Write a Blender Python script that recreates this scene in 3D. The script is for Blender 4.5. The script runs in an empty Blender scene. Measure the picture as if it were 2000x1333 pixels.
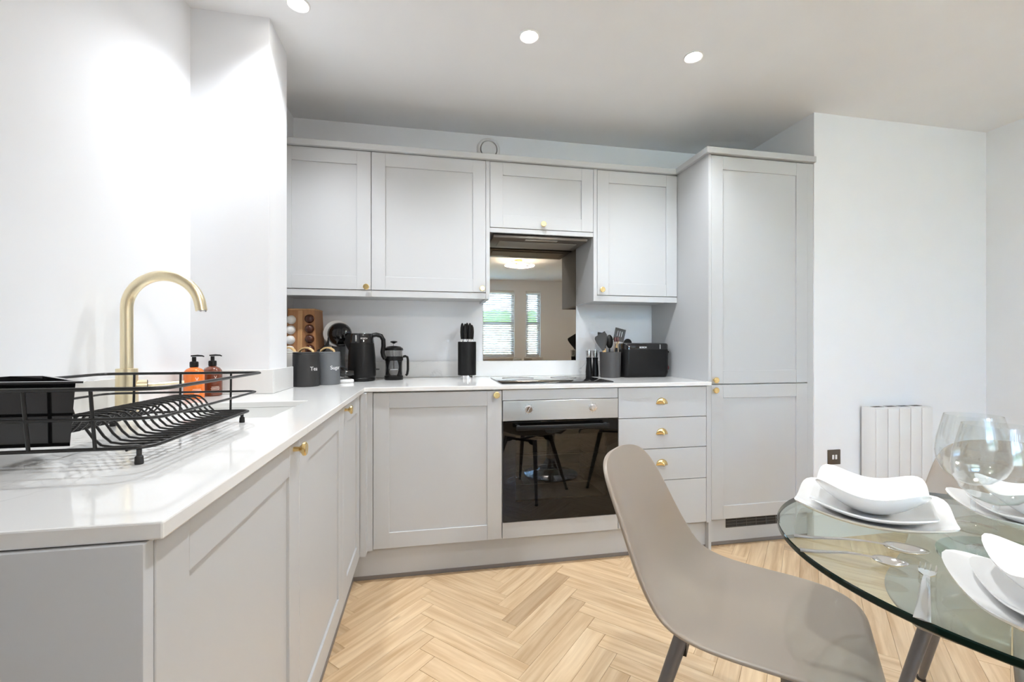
import bpy, bmesh, math, random
from mathutils import Vector, Matrix
random.seed(7)
scene = bpy.context.scene
C = scene.collection
PI = math.pi

# ------------------------------------------------------------------ camera
cam_d = bpy.data.cameras.new('camera')
cam = bpy.data.objects.new('camera', cam_d)
C.objects.link(cam)
cam_d.sensor_width = 36.0
cam_d.lens = 859.7 / 2000 * 36
cam_d.shift_y = (676.1 - 666.5) / 2000
cam_d.clip_start = 0.02
cam.location = (0, 0, 1.0938)
cam.rotation_euler = (PI / 2, 0, -math.radians(10.821))
scene.camera = cam

# ------------------------------------------------------------------ world, exposure
scene.view_settings.view_transform = 'Standard'
scene.view_settings.look = 'None'
scene.view_settings.gamma = 1.0
scene.view_settings.use_curve_mapping = False
scene.view_settings.exposure = 2.10
scene.cycles.use_denoising = True
scene.cycles.use_light_tree = False
scene.cycles.use_adaptive_sampling = True
scene.cycles.adaptive_threshold = 0.08
scene.cycles.max_bounces = 7
scene.cycles.diffuse_bounces = 4
scene.cycles.glossy_bounces = 4
scene.cycles.transparent_max_bounces = 16
scene.cycles.sample_clamp_indirect = 6.0
world = bpy.data.worlds.new('world')
scene.world = world
world.use_nodes = True
wn = world.node_tree
bg = wn.nodes['Background']
sky = wn.nodes.new('ShaderNodeTexSky')
sky.sky_type = 'HOSEK_WILKIE'
sky.sun_direction = (0.5, 0.4, 0.77)
sky.turbidity = 3.5
wn.links.new(sky.outputs[0], bg.inputs[0])
bg.inputs[1].default_value = 70.0
DOWN_W = 11.0      # each ceiling downlight
RING_L = 85.0     # radiance of the LED ring lamp at the living end

# ------------------------------------------------------------------ materials
def mat(name, col, rough=0.5, metal=0.0, var=0.0, scale=8.0, bump=0.0, bscale=60.0, coat=0.0, spec=0.5, stretch=None):
    m = bpy.data.materials.new(name)
    m.use_nodes = True
    nt = m.node_tree
    b = nt.nodes['Principled BSDF']
    b.inputs['Base Color'].default_value = (*col, 1)
    b.inputs['Roughness'].default_value = rough
    b.inputs['Metallic'].default_value = metal
    b.inputs['Coat Weight'].default_value = coat
    b.inputs['Coat Roughness'].default_value = 0.05
    b.inputs['Specular IOR Level'].default_value = spec
    tc = nt.nodes.new('ShaderNodeTexCoord')
    src = tc.outputs['Object']
    if stretch:
        mp = nt.nodes.new('ShaderNodeMapping')
        mp.inputs['Scale'].default_value = stretch
        nt.links.new(src, mp.inputs['Vector'])
        src = mp.outputs['Vector']
    n = nt.nodes.new('ShaderNodeTexNoise')
    n.inputs['Scale'].default_value = scale
    n.inputs['Detail'].default_value = 4 if var > 0.03 else 0
    nt.links.new(src, n.inputs['Vector'])
    mx = nt.nodes.new('ShaderNodeMix')
    mx.data_type = 'RGBA'
    v = max(var, 0.01)
    mx.inputs[6].default_value = (*[c * (1 - v) for c in col], 1)
    mx.inputs[7].default_value = (*[min(1, c * (1 + v)) for c in col], 1)
    nt.links.new(n.outputs['Fac'], mx.inputs[0])
    nt.links.new(mx.outputs[2], b.inputs['Base Color'])
    if bump:
        n2 = nt.nodes.new('ShaderNodeTexNoise')
        n2.inputs['Scale'].default_value = bscale
        n2.inputs['Detail'].default_value = 3
        nt.links.new(src, n2.inputs['Vector'])
        bp = nt.nodes.new('ShaderNodeBump')
        bp.inputs['Strength'].default_value = bump
        bp.inputs['Distance'].default_value = 0.002
        nt.links.new(n2.outputs['Fac'], bp.inputs['Height'])
        nt.links.new(bp.outputs['Normal'], b.inputs['Normal'])
    return m

def glass_mat(name, tint, refl=1.0, rough=0.0, ior=1.45):
    """clear sheet glass: see-through with a Fresnel reflection, lets light through"""
    m = bpy.data.materials.new(name)
    m.use_nodes = True
    nt = m.node_tree
    nt.nodes.clear()
    out = nt.nodes.new('ShaderNodeOutputMaterial')
    tr = nt.nodes.new('ShaderNodeBsdfTransparent')
    tr.inputs[0].default_value = (*tint, 1)
    gl = nt.nodes.new('ShaderNodeBsdfGlossy')
    gl.inputs['Roughness'].default_value = rough
    gl.inputs[0].default_value = (refl, refl, refl, 1)
    lw = nt.nodes.new('ShaderNodeLayerWeight')      # Schlick reflectance, same from both sides of the sheet
    lw.inputs[0].default_value = 0.5
    pw = nt.nodes.new('ShaderNodeMath')
    pw.operation = 'POWER'
    pw.inputs[1].default_value = 5.0
    nt.links.new(lw.outputs['Facing'], pw.inputs[0])
    f0 = ((ior - 1) / (ior + 1)) ** 2
    fr = nt.nodes.new('ShaderNodeMath')
    fr.operation = 'MULTIPLY_ADD'
    fr.inputs[1].default_value = 1 - f0
    fr.inputs[2].default_value = f0
    nt.links.new(pw.outputs[0], fr.inputs[0])
    mx = nt.nodes.new('ShaderNodeMixShader')
    nt.links.new(fr.outputs[0], mx.inputs[0])
    nt.links.new(tr.outputs[0], mx.inputs[1])
    nt.links.new(gl.outputs[0], mx.inputs[2])
    nt.links.new(mx.outputs[0], out.inputs[0])
    return m

def emit_mat(name, col, s):
    m = bpy.data.materials.new(name)
    m.use_nodes = True
    b = m.node_tree.nodes['Principled BSDF']
    b.inputs['Base Color'].default_value = (*col, 1)
    b.inputs['Emission Color'].default_value = (*col, 1)
    b.inputs['Emission Strength'].default_value = s
    return m

def quartz_mat():
    m = mat('white_quartz', (0.80, 0.80, 0.79), 0.09, var=0.02, scale=5)
    nt = m.node_tree
    b = nt.nodes['Principled BSDF']
    tc = nt.nodes.new('ShaderNodeTexCoord')
    n = nt.nodes.new('ShaderNodeTexNoise')
    n.inputs['Scale'].default_value = 3.6
    n.inputs['Detail'].default_value = 8
    n.inputs['Distortion'].default_value = 1.1
    nt.links.new(tc.outputs['Object'], n.inputs['Vector'])
    n3 = nt.nodes.new('ShaderNodeTexNoise')
    n3.inputs['Scale'].default_value = 4.0
    nt.links.new(tc.outputs['Object'], n3.inputs['Vector'])
    r = nt.nodes.new('ShaderNodeValToRGB')
    r.color_ramp.elements[0].position = 0.488
    r.color_ramp.elements[0].color = (0, 0, 0, 1)
    r.color_ramp.elements[1].position = 0.5
    r.color_ramp.elements[1].color = (1, 1, 1, 1)
    e = r.color_ramp.elements.new(0.512)
    e.color = (0, 0, 0, 1)
    nt.links.new(n.outputs['Fac'], r.inputs[0])
    r2 = nt.nodes.new('ShaderNodeValToRGB')
    r2.color_ramp.elements[0].position = 0.52
    r2.color_ramp.elements[1].position = 0.68
    nt.links.new(n3.outputs['Fac'], r2.inputs[0])
    mu = nt.nodes.new('ShaderNodeMath')
    mu.operation = 'MULTIPLY'
    nt.links.new(r.outputs[0], mu.inputs[0])
    nt.links.new(r2.outputs[0], mu.inputs[1])
    old = b.inputs['Base Color'].links[0].from_socket
    mx = nt.nodes.new('ShaderNodeMix')
    mx.data_type = 'RGBA'
    mx.inputs[7].default_value = (0.58, 0.575, 0.57, 1)
    nt.links.new(mu.outputs[0], mx.inputs[0])
    nt.links.new(old, mx.inputs[6])
    nt.links.new(mx.outputs[2], b.inputs['Base Color'])
    return m

def plank_mat():
    m = bpy.data.materials.new('oak_plank')
    m.use_nodes = True
    nt = m.node_tree
    b = nt.nodes['Principled BSDF']
    b.inputs['Roughness'].default_value = 0.38
    uv = nt.nodes.new('ShaderNodeUVMap')
    uv.uv_map = 'grain'
    at = nt.nodes.new('ShaderNodeAttribute')
    at.attribute_name = 'tone'
    mp = nt.nodes.new('ShaderNodeMapping')
    mp.inputs['Scale'].default_value = (3.0, 42, 1)
    nt.links.new(uv.outputs[0], mp.inputs['Vector'])
    n = nt.nodes.new('ShaderNodeTexNoise')
    n.inputs['Scale'].default_value = 1.0
    n.inputs['Detail'].default_value = 6
    n.inputs['Distortion'].default_value = 0.6
    nt.links.new(mp.outputs[0], n.inputs['Vector'])
    ramp = nt.nodes.new('ShaderNodeValToRGB')
    ramp.color_ramp.elements[0].position = 0.3
    ramp.color_ramp.elements[0].color = (0.58, 0.385, 0.21, 1)
    ramp.color_ramp.elements[1].position = 0.72
    ramp.color_ramp.elements[1].color = (0.82, 0.63, 0.41, 1)
    nt.links.new(n.outputs['Fac'], ramp.inputs[0])
    mp2 = nt.nodes.new('ShaderNodeMapping')
    mp2.inputs['Scale'].default_value = (5.0, 14, 1)
    nt.links.new(uv.outputs[0], mp2.inputs['Vector'])
    n2 = nt.nodes.new('ShaderNodeTexNoise')
    n2.inputs['Scale'].default_value = 1.0
    n2.inputs['Detail'].default_value = 2
    nt.links.new(mp2.outputs[0], n2.inputs['Vector'])
    r2 = nt.nodes.new('ShaderNodeValToRGB')
    r2.color_ramp.elements[0].position = 0.72
    r2.color_ramp.elements[0].color = (1, 1, 1, 1)
    r2.color_ramp.elements[1].position = 0.80
    r2.color_ramp.elements[1].color = (0.55, 0.48, 0.42, 1)
    nt.links.new(n2.outputs['Fac'], r2.inputs[0])
    mk = nt.nodes.new('ShaderNodeMix')
    mk.data_type = 'RGBA'
    mk.blend_type = 'MULTIPLY'
    mk.inputs[0].default_value = 1.0
    nt.links.new(ramp.outputs[0], mk.inputs[6])
    nt.links.new(r2.outputs[0], mk.inputs[7])
    tone = nt.nodes.new('ShaderNodeValToRGB')
    tone.color_ramp.elements[0].position = 0.0
    tone.color_ramp.elements[0].color = (0.76, 0.73, 0.71, 1)
    tone.color_ramp.elements[1].position = 1.0
    tone.color_ramp.elements[1].color = (1.08, 1.09, 1.10, 1)
    e = tone.color_ramp.elements.new(0.25)
    e.color = (0.95, 0.94, 0.93, 1)
    nt.links.new(at.outputs['Fac'], tone.inputs[0])
    mt = nt.nodes.new('ShaderNodeMix')
    mt.data_type = 'RGBA'
    mt.blend_type = 'MULTIPLY'
    mt.inputs[0].default_value = 1.0
    nt.links.new(mk.outputs[2], mt.inputs[6])
    nt.links.new(tone.outputs[0], mt.inputs[7])
    nt.links.new(mt.outputs[2], b.inputs['Base Color'])
    bp = nt.nodes.new('ShaderNodeBump')
    bp.inputs['Strength'].default_value = 0.06
    bp.inputs['Distance'].default_value = 0.001
    nt.links.new(n.outputs['Fac'], bp.inputs['Height'])
    nt.links.new(bp.outputs['Normal'], b.inputs['Normal'])
    return m

M = {}
M['wall'] = mat('white_wall_paint', (0.845, 0.86, 0.885), 0.65, var=0.008)
M['ceil'] = mat('ceiling_paint', (0.90, 0.91, 0.925), 0.8, var=0.008)
M['cab'] = mat('dove_grey_paint', (0.53, 0.54, 0.55), 0.42, var=0.012, scale=3)
M['quartz'] = quartz_mat()
M['plank'] = plank_mat()
M['subfloor'] = mat('floor_joint', (0.22, 0.15, 0.09), 0.8)
M['brass'] = mat('brushed_brass', (0.83, 0.63, 0.30), 0.24, 1.0, var=0.05)
M['satin_brass'] = mat('satin_gold', (0.86, 0.75, 0.52), 0.30, 1.0, var=0.04, stretch=(1, 1, 0.05), scale=300)
M['steel'] = mat('brushed_steel', (0.62, 0.62, 0.62), 0.28, 1.0, var=0.06, scale=300, stretch=(0.02, 1, 1))
M['chrome'] = mat('chrome', (0.85, 0.85, 0.86), 0.06, 1.0)
M['cutlery'] = mat('polished_cutlery', (0.80, 0.80, 0.80), 0.10, 1.0)
M['black'] = mat('black_plastic', (0.004, 0.004, 0.0042), 0.33, var=0.1, spec=0.28)
M['black_satin'] = mat('black_satin', (0.0055, 0.0055, 0.0058), 0.4, var=0.1, spec=0.26)
M['black_gloss'] = mat('black_gloss', (0.008, 0.008, 0.009), 0.06, coat=0.3)
M['oven_glass'] = mat('oven_black_glass', (0.003, 0.003, 0.003), 0.02, spec=0.42)
M['oven_window'] = glass_mat('oven_window_glass', (0.42, 0.42, 0.42), 1.0, 0.0, 1.5)
M['cavity'] = mat('oven_cavity', (0.05, 0.05, 0.05), 0.4)
M['wire'] = mat('black_wire', (0.012, 0.012, 0.012), 0.3, var=0.1)
M['mirror'] = mat('bronze_mirror', (0.30, 0.262, 0.215), 0.012, 1.0)
M['hood'] = mat('hood_metal', (0.20, 0.18, 0.16), 0.4, 0.8, var=0.05)
M['hood_filter'] = mat('hood_filter', (0.36, 0.34, 0.31), 0.5, 0.6)
M['ceramic'] = mat('white_ceramic', (0.86, 0.86, 0.85), 0.12, coat=0.4)
M['sink'] = mat('white_sink', (0.84, 0.85, 0.84), 0.16, coat=0.3)
M['white'] = mat('white_plastic', (0.80, 0.80, 0.80), 0.35)
M['rad'] = mat('radiator_enamel', (0.78, 0.78, 0.78), 0.4)
M['charcoal'] = mat('charcoal_tin', (0.022, 0.022, 0.023), 0.45, var=0.05)
M['slate'] = mat('slate_tin', (0.13, 0.14, 0.15), 0.42, var=0.03)
M['cream_tin'] = mat('cream_tin', (0.62, 0.60, 0.56), 0.45)
M['lettering'] = mat('white_lettering', (0.8, 0.8, 0.8), 0.5)
M['bamboo'] = mat('pale_bamboo', (0.72, 0.50, 0.24), 0.5, var=0.15, scale=6, stretch=(2, 20, 20))
M['wood'] = mat('acacia_wood', (0.36, 0.17, 0.07), 0.5, var=0.35, scale=5, stretch=(14, 14, 1.2))
M['wood_pale'] = mat('oak_strip', (0.52, 0.29, 0.13), 0.5, var=0.25, scale=5, stretch=(14, 14, 1.2))
M['pod_brown'] = mat('brown_pod', (0.06, 0.014, 0.006), 0.25, coat=0.3)
M['pod_white'] = mat('white_pod', (0.75, 0.74, 0.72), 0.3)
M['amber'] = mat('amber_soap', (0.78, 0.17, 0.015), 0.15, coat=0.5)
M['brown_bottle'] = mat('brown_soap', (0.14, 0.035, 0.016), 0.15, coat=0.5)
M['label_print'] = mat('pale_print', (0.85, 0.72, 0.62), 0.5)
M['chair'] = mat('taupe_polypropylene', (0.31, 0.26, 0.212), 0.33, var=0.02)
M['chair_leg'] = mat('grey_leg', (0.16, 0.15, 0.145), 0.33, 0.35, var=0.05)
M['rubber'] = mat('black_rubber', (0.015, 0.015, 0.015), 0.6)
M['glass'] = glass_mat('clear_glass', (0.965, 0.975, 0.975), 1.0, 0.0, 1.6)
M['table_glass'] = glass_mat('table_glass', (0.90, 0.955, 0.93), 1.0, 0.0, 1.5)
M['glass_edge'] = mat('green_glass_edge', (0.002, 0.013, 0.009), 0.06, spec=0.3)
M['silicone'] = mat('grey_silicone', (0.05, 0.05, 0.051), 0.5, var=0.05)
M['silicone_dark'] = mat('dark_silicone', (0.016, 0.016, 0.017), 0.5, var=0.05)
M['pot'] = mat('charcoal_stoneware', (0.055, 0.053, 0.053), 0.5, var=0.05)
M['tongs'] = mat('bronze_steel', (0.45, 0.38, 0.32), 0.3, 0.9)
M['coffee'] = mat('dark_coffee', (0.02, 0.01, 0.006), 0.2)
M['acrylic'] = glass_mat('clear_acrylic', (0.80, 0.80, 0.80))
M['socket'] = mat('gunmetal_plate', (0.14, 0.12, 0.10), 0.35, 0.7)
M['plinth_grey'] = mat('grey_strip', (0.22, 0.20, 0.19), 0.4)  # darker grey strip along the bottom of the plinth
M['dark'] = mat('dark_gap', (0.03, 0.03, 0.03), 0.7)
M['upvc'] = mat('white_upvc', (0.78, 0.78, 0.78), 0.35)
M['slat'] = mat('blind_slat', (0.74, 0.74, 0.72), 0.5)
M['pane'] = glass_mat('window_glass', (0.95, 0.97, 0.96))
M['hedge'] = mat('hedge_green', (0.10, 0.20, 0.05), 0.8, var=0.6, scale=14)
M['render'] = mat('cream_render', (0.70, 0.62, 0.44), 0.9, var=0.1)
M['paving'] = mat('paving', (0.35, 0.34, 0.32), 0.9, var=0.2)
M['lens'] = emit_mat('downlight_lens', (1.0, 0.95, 0.88), 14.0)
M['led'] = emit_mat('led_strip', (1.0, 0.92, 0.82), RING_L)

# ------------------------------------------------------------------ mesh helpers
class B:
    def __init__(self):
        self.bm = bmesh.new()
    def box(self, x0, x1, y0, y1, z0, z1, bev=0.0, seg=2):
        bm = self.bm
        r = bmesh.ops.create_cube(bm, size=1.0)
        vs = r['verts']
        for v in vs:
            v.co = Vector(((x0 + x1) / 2 + v.co.x * (x1 - x0), (y0 + y1) / 2 + v.co.y * (y1 - y0), (z0 + z1) / 2 + v.co.z * (z1 - z0)))
        if bev > 0:
            es = list({e for v in vs for e in v.link_edges})
            bmesh.ops.bevel(bm, geom=es, offset=bev, segments=seg, affect='EDGES', profile=0.5)
        return self
    def ring_loft(self, rings, cap0=True, cap1=True, closed=True):
        bm = self.bm
        R = [[bm.verts.new(p) for p in ring] for ring in rings]
        n = len(R[0])
        for a, b in zip(R[:-1], R[1:]):
            for i in range(n if closed else n - 1):
                j = (i + 1) % n
                bm.faces.new((a[i], a[j], b[j], b[i]))
        if cap0:
            bm.faces.new(list(reversed(R[0])))
        if cap1:
            bm.faces.new(R[-1])
        return self
    def lathe(self, prof, n=32, c=(0, 0, 0), sx=1.0, sy=1.0):
        """prof: (r, z); r = 0 at an end closes it"""
        bm = self.bm
        prev = None
        for (r, z) in prof:
            if r < 1e-6:
                cur = [bm.verts.new((c[0], c[1], c[2] + z))]
            else:
                cur = [bm.verts.new((c[0] + r * sx * math.cos(2 * PI * i / n), c[1] + r * sy * math.sin(2 * PI * i / n), c[2] + z)) for i in range(n)]
            if prev:
                if len(prev) == 1 and len(cur) > 1:
                    for i in range(n):
                        bm.faces.new((prev[0], cur[(i + 1) % n], cur[i]))
                elif len(cur) == 1 and len(prev) > 1:
                    for i in range(n):
                        bm.faces.new((prev[i], prev[(i + 1) % n], cur[0]))
                elif len(cur) > 1:
                    for i in range(n):
                        j = (i + 1) % n
                        bm.faces.new((prev[i], prev[j], cur[j], cur[i]))
            prev = cur
        return self
    def tube(self, pts, r, n=8, closed=False, radii=None):
        pts = [Vector(p) for p in pts]
        N = len(pts)
        rings = []
        up = None
        for i, p in enumerate(pts):
            if closed:
                t = (pts[(i + 1) % N] - pts[i - 1]).normalized()
            else:
                t = (pts[min(i + 1, N - 1)] - pts[max(i - 1, 0)]).normalized()
            if up is None:
                up = Vector((0, 0, 1)) if abs(t.z) < 0.9 else Vector((1, 0, 0))
            s = t.cross(up)
            if s.length < 1e-6:
                s = t.cross(Vector((0, 1, 0)))
            s.normalize()
            up = s.cross(t).normalized()
            rr = radii[i] if radii else r
            rings.append([p + (s * math.cos(2 * PI * k / n) + up * math.sin(2 * PI * k / n)) * rr for k in range(n)])
        if closed:
            rings.append(rings[0])
            bm = self.bm
            R = [[bm.verts.new(q) for q in ring] for ring in rings[:-1]]
            R.append(R[0])
            for a, b in zip(R[:-1], R[1:]):
                for k in range(n):
                    j = (k + 1) % n
                    bm.faces.new((a[k], a[j], b[j], b[k]))
        else:
            self.ring_loft(rings)
        return self
    def prism(self, poly, z0, z1):
        self.ring_loft([[(x, y, z0) for x, y in poly], [(x, y, z1) for x, y in poly]])
        return self
    def slab(self, xs, ys, inside, z0, z1):
        """one connected slab made of grid cells (may have holes)"""
        bm = self.bm
        V = {}
        def v(i, j, k):
            key = (i, j, k)
            if key not in V:
                V[key] = bm.verts.new((xs[i], ys[j], (z0, z1)[k]))
            return V[key]
        cells = {(i, j) for i in range(len(xs) - 1) for j in range(len(ys) - 1) if inside(i, j)}
        for i, j in cells:
            bm.faces.new((v(i, j, 1), v(i + 1, j, 1), v(i + 1, j + 1, 1), v(i, j + 1, 1)))
            bm.faces.new((v(i, j, 0), v(i, j + 1, 0), v(i + 1, j + 1, 0), v(i + 1, j, 0)))
            for di, dj, a, b in ((-1, 0, (i, j + 1), (i, j)), (1, 0, (i + 1, j), (i + 1, j + 1)), (0, -1, (i, j), (i + 1, j)), (0, 1, (i + 1, j + 1), (i, j + 1))):
                if (i + di, j + dj) not in cells:
                    bm.faces.new((v(*a, 0), v(*b, 0), v(*b, 1), v(*a, 1)))
        return self
    def move(self, mtx):
        bmesh.ops.transform(self.bm, matrix=mtx, verts=self.bm.verts)
        return self

def obj(name, b, m, parent=None, loc=(0, 0, 0), rot=(0, 0, 0), smooth=True, mods=()):
    me = bpy.data.meshes.new(name)
    bmesh.ops.recalc_face_normals(b.bm, faces=b.bm.faces)
    b.bm.to_mesh(me)
    b.bm.free()
    me.materials.append(m if not isinstance(m, str) else M[m])
    if smooth:
        for p in me.polygons:
            p.use_smooth = True
        me.set_sharp_from_angle(angle=math.radians(35))
    o = bpy.data.objects.new(name, me)
    C.objects.link(o)
    o.location = loc
    o.rotation_euler = rot
    if parent:
        o.parent = parent
    return o

def tag(o, label, cat=None, group=None, kind=None):
    if label:
        o['label'] = label
    if cat:
        o['category'] = cat
    if group:
        o['group'] = group
    if kind:
        o['kind'] = kind
    return o

def thing(name, label, cat, loc=(0, 0, 0), rz=0.0, group=None):
    o = bpy.data.objects.new(name, None)
    o.empty_display_size = 0.05
    C.objects.link(o)
    o.location = loc
    o.rotation_euler = (0, 0, rz)
    return tag(o, label, cat, group)

def struct(name, b, m, label=None):
    o = obj(name, b, m, smooth=False)
    return tag(o, label, kind='structure')

def copy_tree(o, parent=None):
    c = o.copy()
    C.objects.link(c)
    c.parent = parent
    for ch in o.children:
        copy_tree(ch, c)
    return c

def text_mesh(s, size, depth=0.0004, wrap_r=None):
    """flat lettering in the XZ plane facing -Y (optionally wrapped on a vertical cylinder of radius wrap_r)"""
    cu = bpy.data.curves.new('lettering', 'FONT')
    cu.body = s
    cu.size = size
    cu.align_x = 'CENTER'
    cu.extrude = depth
    o = bpy.data.objects.new('lettering', cu)
    C.objects.link(o)
    dg = bpy.context.evaluated_depsgraph_get()
    me = bpy.data.meshes.new_from_object(o.evaluated_get(dg))
    bpy.data.objects.remove(o)
    bpy.data.curves.remove(cu)
    b = B()
    b.bm.from_mesh(me)
    bpy.data.meshes.remove(me)
    for v in b.bm.verts:
        x, y, z = v.co
        if wrap_r:
            a = x / wrap_r
            rr = wrap_r + z
            v.co = Vector((math.sin(a) * rr, -math.cos(a) * rr, y))
        else:
            v.co = Vector((x, -z, y))
    return b

# ------------------------------------------------------------------ room shell
XL, XR, YB, YR, ZC = -0.907, 3.379, 2.727, -3.2, 2.41
PX, PY0, PY1 = -0.624, 1.916, 2.137      # pier
XREC = -0.761                            # recess behind the pier
XB, YF = 2.137, 2.116                    # boxed wall right of the tall unit
T = 0.12

struct('ceiling', B().box(XL - T, XR + T, YR - T, YB + T, ZC, ZC + 0.1), 'ceil')
struct('wall_left', B().box(XL - T, XL, YR, PY0, 0, ZC), 'wall')
struct('wall_pier', B().slab([XL - T, XREC, PX], [PY0, PY1, YB + T], lambda i, j: not (i == 1 and j == 1), 0, ZC), 'wall')
struct('wall_back', B().box(XREC, XB, YB, YB + T, 0, ZC), 'wall')
struct('wall_boxed', B().box(XB, XR + T, YF, YB + T, 0, ZC), 'wall')
struct('wall_right', B().box(XR, XR + T, YR, YF, 0, ZC), 'wall')
struct('light_blocker_wall', B().box(XL, 0.60, -0.47, -0.35, 0, ZC), 'wall')  # added unseen wall, blocks rear light to keep the left end panel dim
# rear wall with two window openings
W1 = (-0.15, 1.70)
W2 = (1.93, 2.24)
WZ = (0.87, 2.20)
bw = B()
bm = bw.bm
xs = [XL - T, W1[0], W1[1], W2[0], W2[1], XR + T]
zs = [0, WZ[0], WZ[1], ZC]
bw.slab(xs, zs, lambda i, j: not (j == 1 and i in (1, 3)), 0, T)
bw.move(Matrix(((1, 0, 0, 0), (0, 0, -1, YR), (0, 1, 0, 0), (0, 0, 0, 1))))
struct('wall_rear', bw, 'wall')

# --- floor: herringbone planks, 75 x 450 mm, 45 degrees
floor = struct('floor', B().box(XL - T, XR + T, YR - T, YB + T, -0.05, -0.008), 'subfloor')
PWD, PLN = 0.075, 0.45
FX0, FX1, FY0, FY1 = -0.36, XR, YR, 2.16
def clip(poly, ax, lim, keep_less):
    out = []
    for k in range(len(poly)):
        p, q = poly[k], poly[(k + 1) % len(poly)]
        ip = (p[ax] <= lim) if keep_less else (p[ax] >= lim)
        iq = (q[ax] <= lim) if keep_less else (q[ax] >= lim)
        if ip:
            out.append(p)
        if ip != iq:
            t = (lim - p[ax]) / (q[ax] - p[ax])
            out.append((p[0] + (q[0] - p[0]) * t, p[1] + (q[1] - p[1]) * t))
    return out
s2 = math.sqrt(0.5)
OX, OY = 0.342, 1.572
def ab2xy(a, b):
    return (OX + (a - b) * s2, OY + (a + b) * s2)
g = 0.0004
planks = []
for j in range(-12, 13):
    for k in range(-120, 121):
        for typ in (0, 1):
            a0, b0 = j * 2 * PLN + k * PWD, k * PWD
            if typ == 0:
                r = (a0, a0 + PLN, b0, b0 + PWD)
            else:
                r = (a0 + PLN, a0 + PLN + PWD, b0 + PWD - PLN, b0 + PWD)
            cx, cy = ab2xy((r[0] + r[1]) / 2, (r[2] + r[3]) / 2)
            if not (FX0 - 0.3 < cx < FX1 + 0.3 and FY0 - 0.3 < cy < FY1 + 0.3):
                continue
            poly = [ab2xy(r[0] + g, r[2] + g), ab2xy(r[1] - g, r[2] + g), ab2xy(r[1] - g, r[3] - g), ab2xy(r[0] + g, r[3] - g)]
            for ax, lim, kl in ((0, FX1, True), (0, FX0, False), (1, FY1, True), (1, FY0, False)):
                if len(poly) >= 3:
                    poly = clip(poly, ax, lim, kl)
            if len(poly) < 3:
                continue
            area = 0.5 * abs(sum(poly[i][0] * poly[(i + 1) % len(poly)][1] - poly[(i + 1) % len(poly)][0] * poly[i][1] for i in range(len(poly))))
            if area < 0.0004:
                continue
            dd = cy * 0.982 + cx * 0.188
            ll = cx * 0.982 - cy * 0.188
            vis = dd > 0.9 and abs(ll / dd) < 1.25
            planks.append((0 if vis else 1, dd if vis else 10 + math.hypot(cx, cy), poly, typ))
planks.sort(key=lambda q: (q[0], q[1]))
rnd = random.Random(11)
def plank_geo(bmx, poly, typ, tone, uvl, tl):
    cx = sum(p[0] for p in poly) / len(poly)
    cy = sum(p[1] for p in poly) / len(poly)
    du = (s2, s2) if typ == 0 else (-s2, s2)
    dv = (-s2, s2) if typ == 0 else (s2, s2)
    ou, ov = rnd.uniform(0, 50), rnd.uniform(0, 50)
    ch = 0.0008
    top = []
    for (x, y) in poly:
        L = math.hypot(x - cx, y - cy)
        top.append((x - (x - cx) / L * ch, y - (y - cy) / L * ch))
    v0 = [bmx.verts.new((x, y, -0.008)) for x, y in poly]
    v1 = [bmx.verts.new((x, y, -0.0008)) for x, y in poly]
    v2 = [bmx.verts.new((x, y, 0.0)) for x, y in top]
    fs = [bmx.faces.new(v2)]
    n = len(poly)
    for i in range(n):
        q = (i + 1) % n
        fs.append(bmx.faces.new((v0[i], v0[q], v1[q], v1[i])))
        fs.append(bmx.faces.new((v1[i], v1[q], v2[q], v2[i])))
    for f in fs:
        for lp in f.loops:
            x, y = lp.vert.co.x - cx, lp.vert.co.y - cy
            lp[uvl].uv = (ou + x * du[0] + y * du[1], ov + x * dv[0] + y * dv[1])
            lp[tl] = (tone, tone, tone, 1)
NPL = 290
rest = bmesh.new()
r_uv = rest.loops.layers.uv.new('grain')
r_t = rest.loops.layers.float_color.new('tone')
for i, (vis, dist, poly, typ) in enumerate(planks):
    tone = min(1, max(0, rnd.gauss(0.55, 0.26)))
    if i < NPL:
        bmx = bmesh.new()
        uvl = bmx.loops.layers.uv.new('grain')
        tl = bmx.loops.layers.float_color.new('tone')
        plank_geo(bmx, poly, typ, tone, uvl, tl)
        bb = B()
        bb.bm.free()
        bb.bm = bmx
        obj('plank', bb, 'plank', floor, smooth=False)
    else:
        plank_geo(rest, poly, typ, tone, r_uv, r_t)
bb = B()
bb.bm.free()
bb.bm = rest
o = obj('far_planks', bb, 'plank', floor, smooth=False)
tag(o, None, kind='stuff')

# --- windows in the rear wall with venetian blinds
def window(idx, x0, x1, z0, z1):
    w = struct('window_%d' % idx, B().slab([x0, x0 + 0.06, x1 - 0.06, x1], [z0, z0 + 0.06, (z0 + z1) / 2 - 0.025, (z0 + z1) / 2 + 0.025, z1 - 0.06, z1],
               lambda i, j: not (i == 1 and j in (1, 3)), 0, 0.06).move(Matrix(((1, 0, 0, 0), (0, 0, -1, YR - 0.04), (0, 1, 0, 0), (0, 0, 0, 1)))), 'upvc')
    zm = (z0 + z1) / 2
    for a, b_ in ((z0 + 0.06, zm - 0.025), (zm + 0.025, z1 - 0.06)):
        obj('pane', B().box(x0 + 0.06, x1 - 0.06, YR - 0.075, YR - 0.070, a, b_), 'pane', w, smooth=False)
    obj('window_sill', B().box(x0 - 0.03, x1 + 0.03, YR - 0.035, YR + 0.05, z0 - 0.03, z0, 0.004), 'upvc', w)
    return w
window(1, *W1, *WZ)
window(2, *W2, *WZ)
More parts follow.
